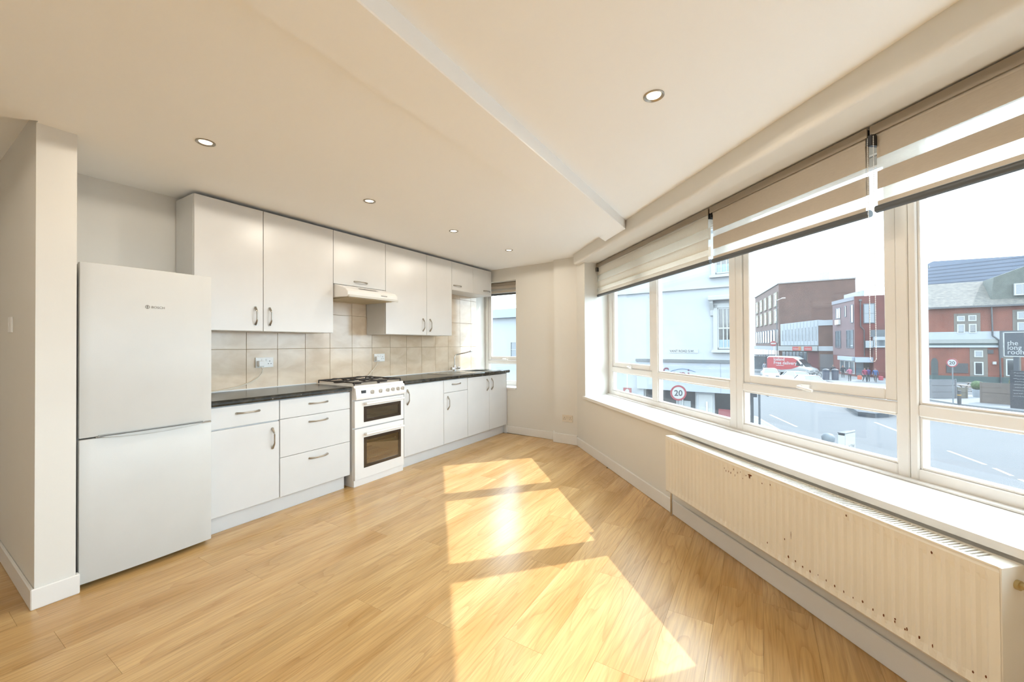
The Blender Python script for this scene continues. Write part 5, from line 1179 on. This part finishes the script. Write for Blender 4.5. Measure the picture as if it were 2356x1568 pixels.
# ---- people
def person(x, y, face, label, top, legs, hair, pose, zb=GZ, h=1.68, skin=(206, 160, 136)):
    k = h/1.68
    J = dict(pel=(0, 0, .94, .13), spi=(0, 0, 1.10, .135), che=(0, 0, 1.30, .15), nek=(0, 0, 1.44, .055), hd0=(0, .015, 1.52, .075), hd1=(0, .015, 1.61, .088), hd2=(0, .0, 1.67, .05))
    for s, n in ((-1, 'l'), (1, 'r')):
        J['sh'+n] = (s*.17, 0, 1.37, .068); J['hp'+n] = (s*.09, 0, .87, .095); J['el'+n] = pose.get('el'+n, (s*.24, -.02, 1.10))+(.052,)
        J['ha'+n] = pose.get('ha'+n, (s*.25, .06, .86))+(.042,); J['fi'+n] = tuple(Vector(J['ha'+n][:3])+(Vector(J['ha'+n][:3])-Vector(J['el'+n][:3])).normalized()*.10)+(.035,)
        J['kn'+n] = pose.get('kn'+n, (s*.095, .02, .49))+(.065,); J['an'+n] = pose.get('an'+n, (s*.10, -.01, .09))+(.045,); a = J['an'+n]; J['to'+n] = (a[0], a[1]+.14, max(.035, a[2]-.05), .038)
    names = list(J); idx = {n: i for i, n in enumerate(names)}
    E_ = [('pel', 'spi', 1), ('spi', 'che', 1), ('che', 'nek', 1), ('nek', 'hd0', 2), ('hd0', 'hd1', 2), ('hd1', 'hd2', 3)]
    for n in 'lr': E_ += [('che', 'sh'+n, 1), ('sh'+n, 'el'+n, 1), ('el'+n, 'ha'+n, 1), ('ha'+n, 'fi'+n, 2), ('pel', 'hp'+n, 0), ('hp'+n, 'kn'+n, 0), ('kn'+n, 'an'+n, 0), ('an'+n, 'to'+n, 4)]
    me = bpy.data.meshes.new('tmp'); me.from_pydata([J[n][:3] for n in names], [(idx[a], idx[b]) for a, b, _ in E_], [])
    ob = bpy.data.objects.new('tmp', me); COL.objects.link(ob)
    md = ob.modifiers.new('s', 'SKIN'); md.use_smooth_shade = True
    for i, n in enumerate(names):
        sv = me.skin_vertices[0].data[i]; sv.radius = (J[n][3], J[n][3]*0.85); sv.use_root = (n == 'pel')
    ob.modifiers.new('u', 'SUBSURF').levels = 1
    dg = bpy.context.evaluated_depsgraph_get(); dg.update(); ev = ob.evaluated_get(dg)
    m2 = bpy.data.meshes.new_from_object(ev); bpy.data.objects.remove(ob); bpy.data.meshes.remove(me)
    m2.materials.clear()
    for m in (legs, top, mat('skin_%d' % skin[0], skin, 0.6), hair, BLACK): m2.materials.append(m)
    seg = [(Vector(J[a][:3]), Vector(J[b][:3]), c) for a, b, c in E_]
    for p in m2.polygons:
        q = p.center; best = min(seg, key=lambda sg: (q-(sg[0]+(sg[1]-sg[0])*max(0, min(1, (q-sg[0]).dot(sg[1]-sg[0])/max(1e-9, (sg[1]-sg[0]).length_squared))))).length)
        c = best[2]
        if c == 2 and q.z > 1.47 and (q.y < 0.0 or q.z > 1.63): c = 3
        if c == 0 and q.z > 0.86: c = 1
        p.material_index = c
    R = Matrix.Rotation(face-math.pi/2, 4, 'Z') @ Matrix.Scale(k, 4)
    for v in m2.vertices: v.co = R @ v.co
    zmin = min(v.co.z for v in m2.vertices)
    for v in m2.vertices: v.co.z -= zmin
    m2.name = 'person'
    o = bpy.data.objects.new('person', m2); COL.objects.link(o); attach(o, Vector((x, y, zb)), None)
    return tag(o, label, 'person', 'people on the pavement')
PINK = mat('jacket_pink', (226, 150, 172), 0.8); NAVY = mat('trousers_dark', (70, 74, 86), 0.8); MAG = mat('jacket_magenta', (190, 52, 110), 0.8); PURP = mat('coat_purple', (110, 70, 158), 0.8); BLUE = mat('jacket_blue', (96, 134, 184), 0.8)
DARKC = mat('coat_dark', (66, 62, 72), 0.8); HAIRB = mat('hair_brown', (126, 78, 66), 0.8); HAIRG = mat('hair_grey', (170, 160, 150), 0.8); WHITEC = mat('shirt_white', (222, 226, 232), 0.8)
walk = dict(knl=(-.09, .16, .50), anl=(-.09, .20, .09), knr=(.09, .02, .50), anr=(.09, -.28, .13), hal=(-.24, -.12, .88), har=(.24, .20, .92))
hip = dict(ell=(-.36, -.06, 1.12), hal=(-.17, .04, 1.02))
person(61.95, -9.18, math.radians(20), 'person in a pink jacket standing with a hand on the hip, seen from behind', PINK, NAVY, HAIRB, hip)
person(61.4, -10.45, math.radians(190), 'person in a magenta jacket carrying an orange bag', MAG, NAVY, HAIRB, walk)
person(61.9, -10.85, math.radians(20), 'person in a purple coat walking behind the magenta jacket', PURP, NAVY, HAIRB, {})
person(61.56, -11.42, math.radians(160), 'person in a blue jacket carrying a red bag', BLUE, NAVY, mat('hair_black', (56, 50, 52), 0.8), walk)
person(73.2, -0.7, math.radians(200), 'person in a white shirt standing behind the delivery van', WHITEC, NAVY, HAIRB, {})
person(68.3, -8.4, math.radians(150), 'person in a dark coat standing by the bins', DARKC, NAVY, HAIRG, hip); person(67.4, -9.3, math.radians(170), 'person in a dark coat nearest the small shop', DARKC, NAVY, HAIRB, {})
def bag(x, y, z, m, label):
    t = thing('shopping_bag', (x, y, z), label, 'bag', 'shopping bags')
    b = MB(); b.prism([(x-0.14, y-0.20), (x+0.14, y-0.20), (x+0.14, y+0.20), (x-0.14, y+0.20)], z, z+0.46); b.build('bag_body', m, t, bevel=0.05, seg=2)
    MB().tube([(x, y-0.10, z+0.45), (x, y-0.04, z+0.62), (x, y+0.04, z+0.62), (x, y+0.10, z+0.45)], 0.012, 6).build('handle', m, t)
bag(61.32, -9.98, GZ+0.28, mat('bag_orange', (236, 130, 70), 0.6), 'orange shopping bag held by the person in magenta'); bag(61.42, -11.86, GZ+0.26, mat('bag_red', (214, 70, 100), 0.6), 'red shopping bag held by the person in blue')
# ---- bins, cycles, lamp posts, signs
for x, y, lab in ((63.0, -7.05, 'dark blue street bin left of the pair near the cycles'), (63.25, -7.98, 'dark blue street bin right of the pair near the cycles')):
    t = thing('street_bin', (x, y, GZ), lab, 'bin', 'dark blue street bins'); MB().cyl((x, y, GZ), (x, y, GZ+1.15), 0.34, 16, 0.36).build('body', mat('bin_blue', (104, 112, 136), 0.6), t); MB().lathe((x, y, GZ+1.15), [(0.38, 0), (0.38, 0.08), (0.2, 0.2), (0.05, 0.24)], 16).build('lid', SIG, t)
def cycle(x, y, a, label):
    M = Matrix.Translation((x, y, GZ)) @ Matrix.Rotation(a, 4, 'Z'); t = thing('bicycle', (x, y, GZ), label, 'bicycle', 'parked bicycles')
    for yy in (-0.52, 0.52):
        MB(M).tube([(0, yy+0.33*math.cos(2*math.pi*k/20), 0.35+0.33*math.sin(2*math.pi*k/20)) for k in range(21)], 0.03, 6).build('wheel', TYRE, t)
    MB(M).tube([(0, -0.52, 0.35), (0, -0.15, 0.85), (0, 0.40, 0.85), (0, 0.0, 0.30), (0, -0.15, 0.85)], 0.03, 6).tube([(0, 0.52, 0.35), (0, 0.38, 1.0)], 0.03, 6).build('frame', WFR, t)
    MB(M).tube([(-0.25, 0.36, 1.0), (0.25, 0.36, 1.0)], 0.025, 6).build('handlebar', BLACK, t); MB(M).box(-0.08, 0.08, -0.30, -0.02, 0.90, 0.96).build('saddle', BLACK, t)
cycle(64.6, -5.6, 0.4, 'parked bicycle left of the street bins'); cycle(65.2, -6.2, 0.6, 'parked bicycle nearest the street bins')
t = thing('lamp_post', (78.99, -2.53, GZ), 'tall dark lamp post in front of the brown brick block', 'lamp post')
MB().cyl((78.99, -2.53, GZ), (78.99, -2.53, 8.3), 0.10, 10, 0.06).build('post', BLACK, t); MB().cyl((78.99, -2.53, 8.2), (78.4, -3.3, 8.5), 0.05, 8).box(78.1, 78.6, -3.7, -3.2, 8.42, 8.56).build('lamp_head', GREYP, t)
t = thing('station_sign', (79.2, -1.9, GZ), 'red and white roundel sign on the lamp post', 'sign')
MB().cyl((78.8, -2.0, 1.15), (78.86, -2.0, 1.15), 0.45, 20).build('disc', REDS, t); MB().box(78.78, 78.80, -2.35, -1.65, 1.05, 1.25).build('bar', WFR, t); MB().cyl((78.9, -2.1, GZ), (78.9, -2.1, 1.5), 0.05, 8).build('post', GREYP, t)
t = thing('bus_shelter', (77.5, 0.0, GZ), 'bus shelter with a thin flat roof behind the delivery van', 'bus shelter')
MB().box(76.9, 78.3, -2.2, 1.4, -0.75, -0.62).build('roof', SIG, t)
for yy in (-2.1, 1.3): MB().cyl((78.2, yy, GZ), (78.2, yy, -0.75), 0.05, 8).build('post', SIG, t)
MB().box(78.18, 78.22, -2.1, 1.3, GZ+0.3, -0.9).build('glass_panel', WPANE, t)
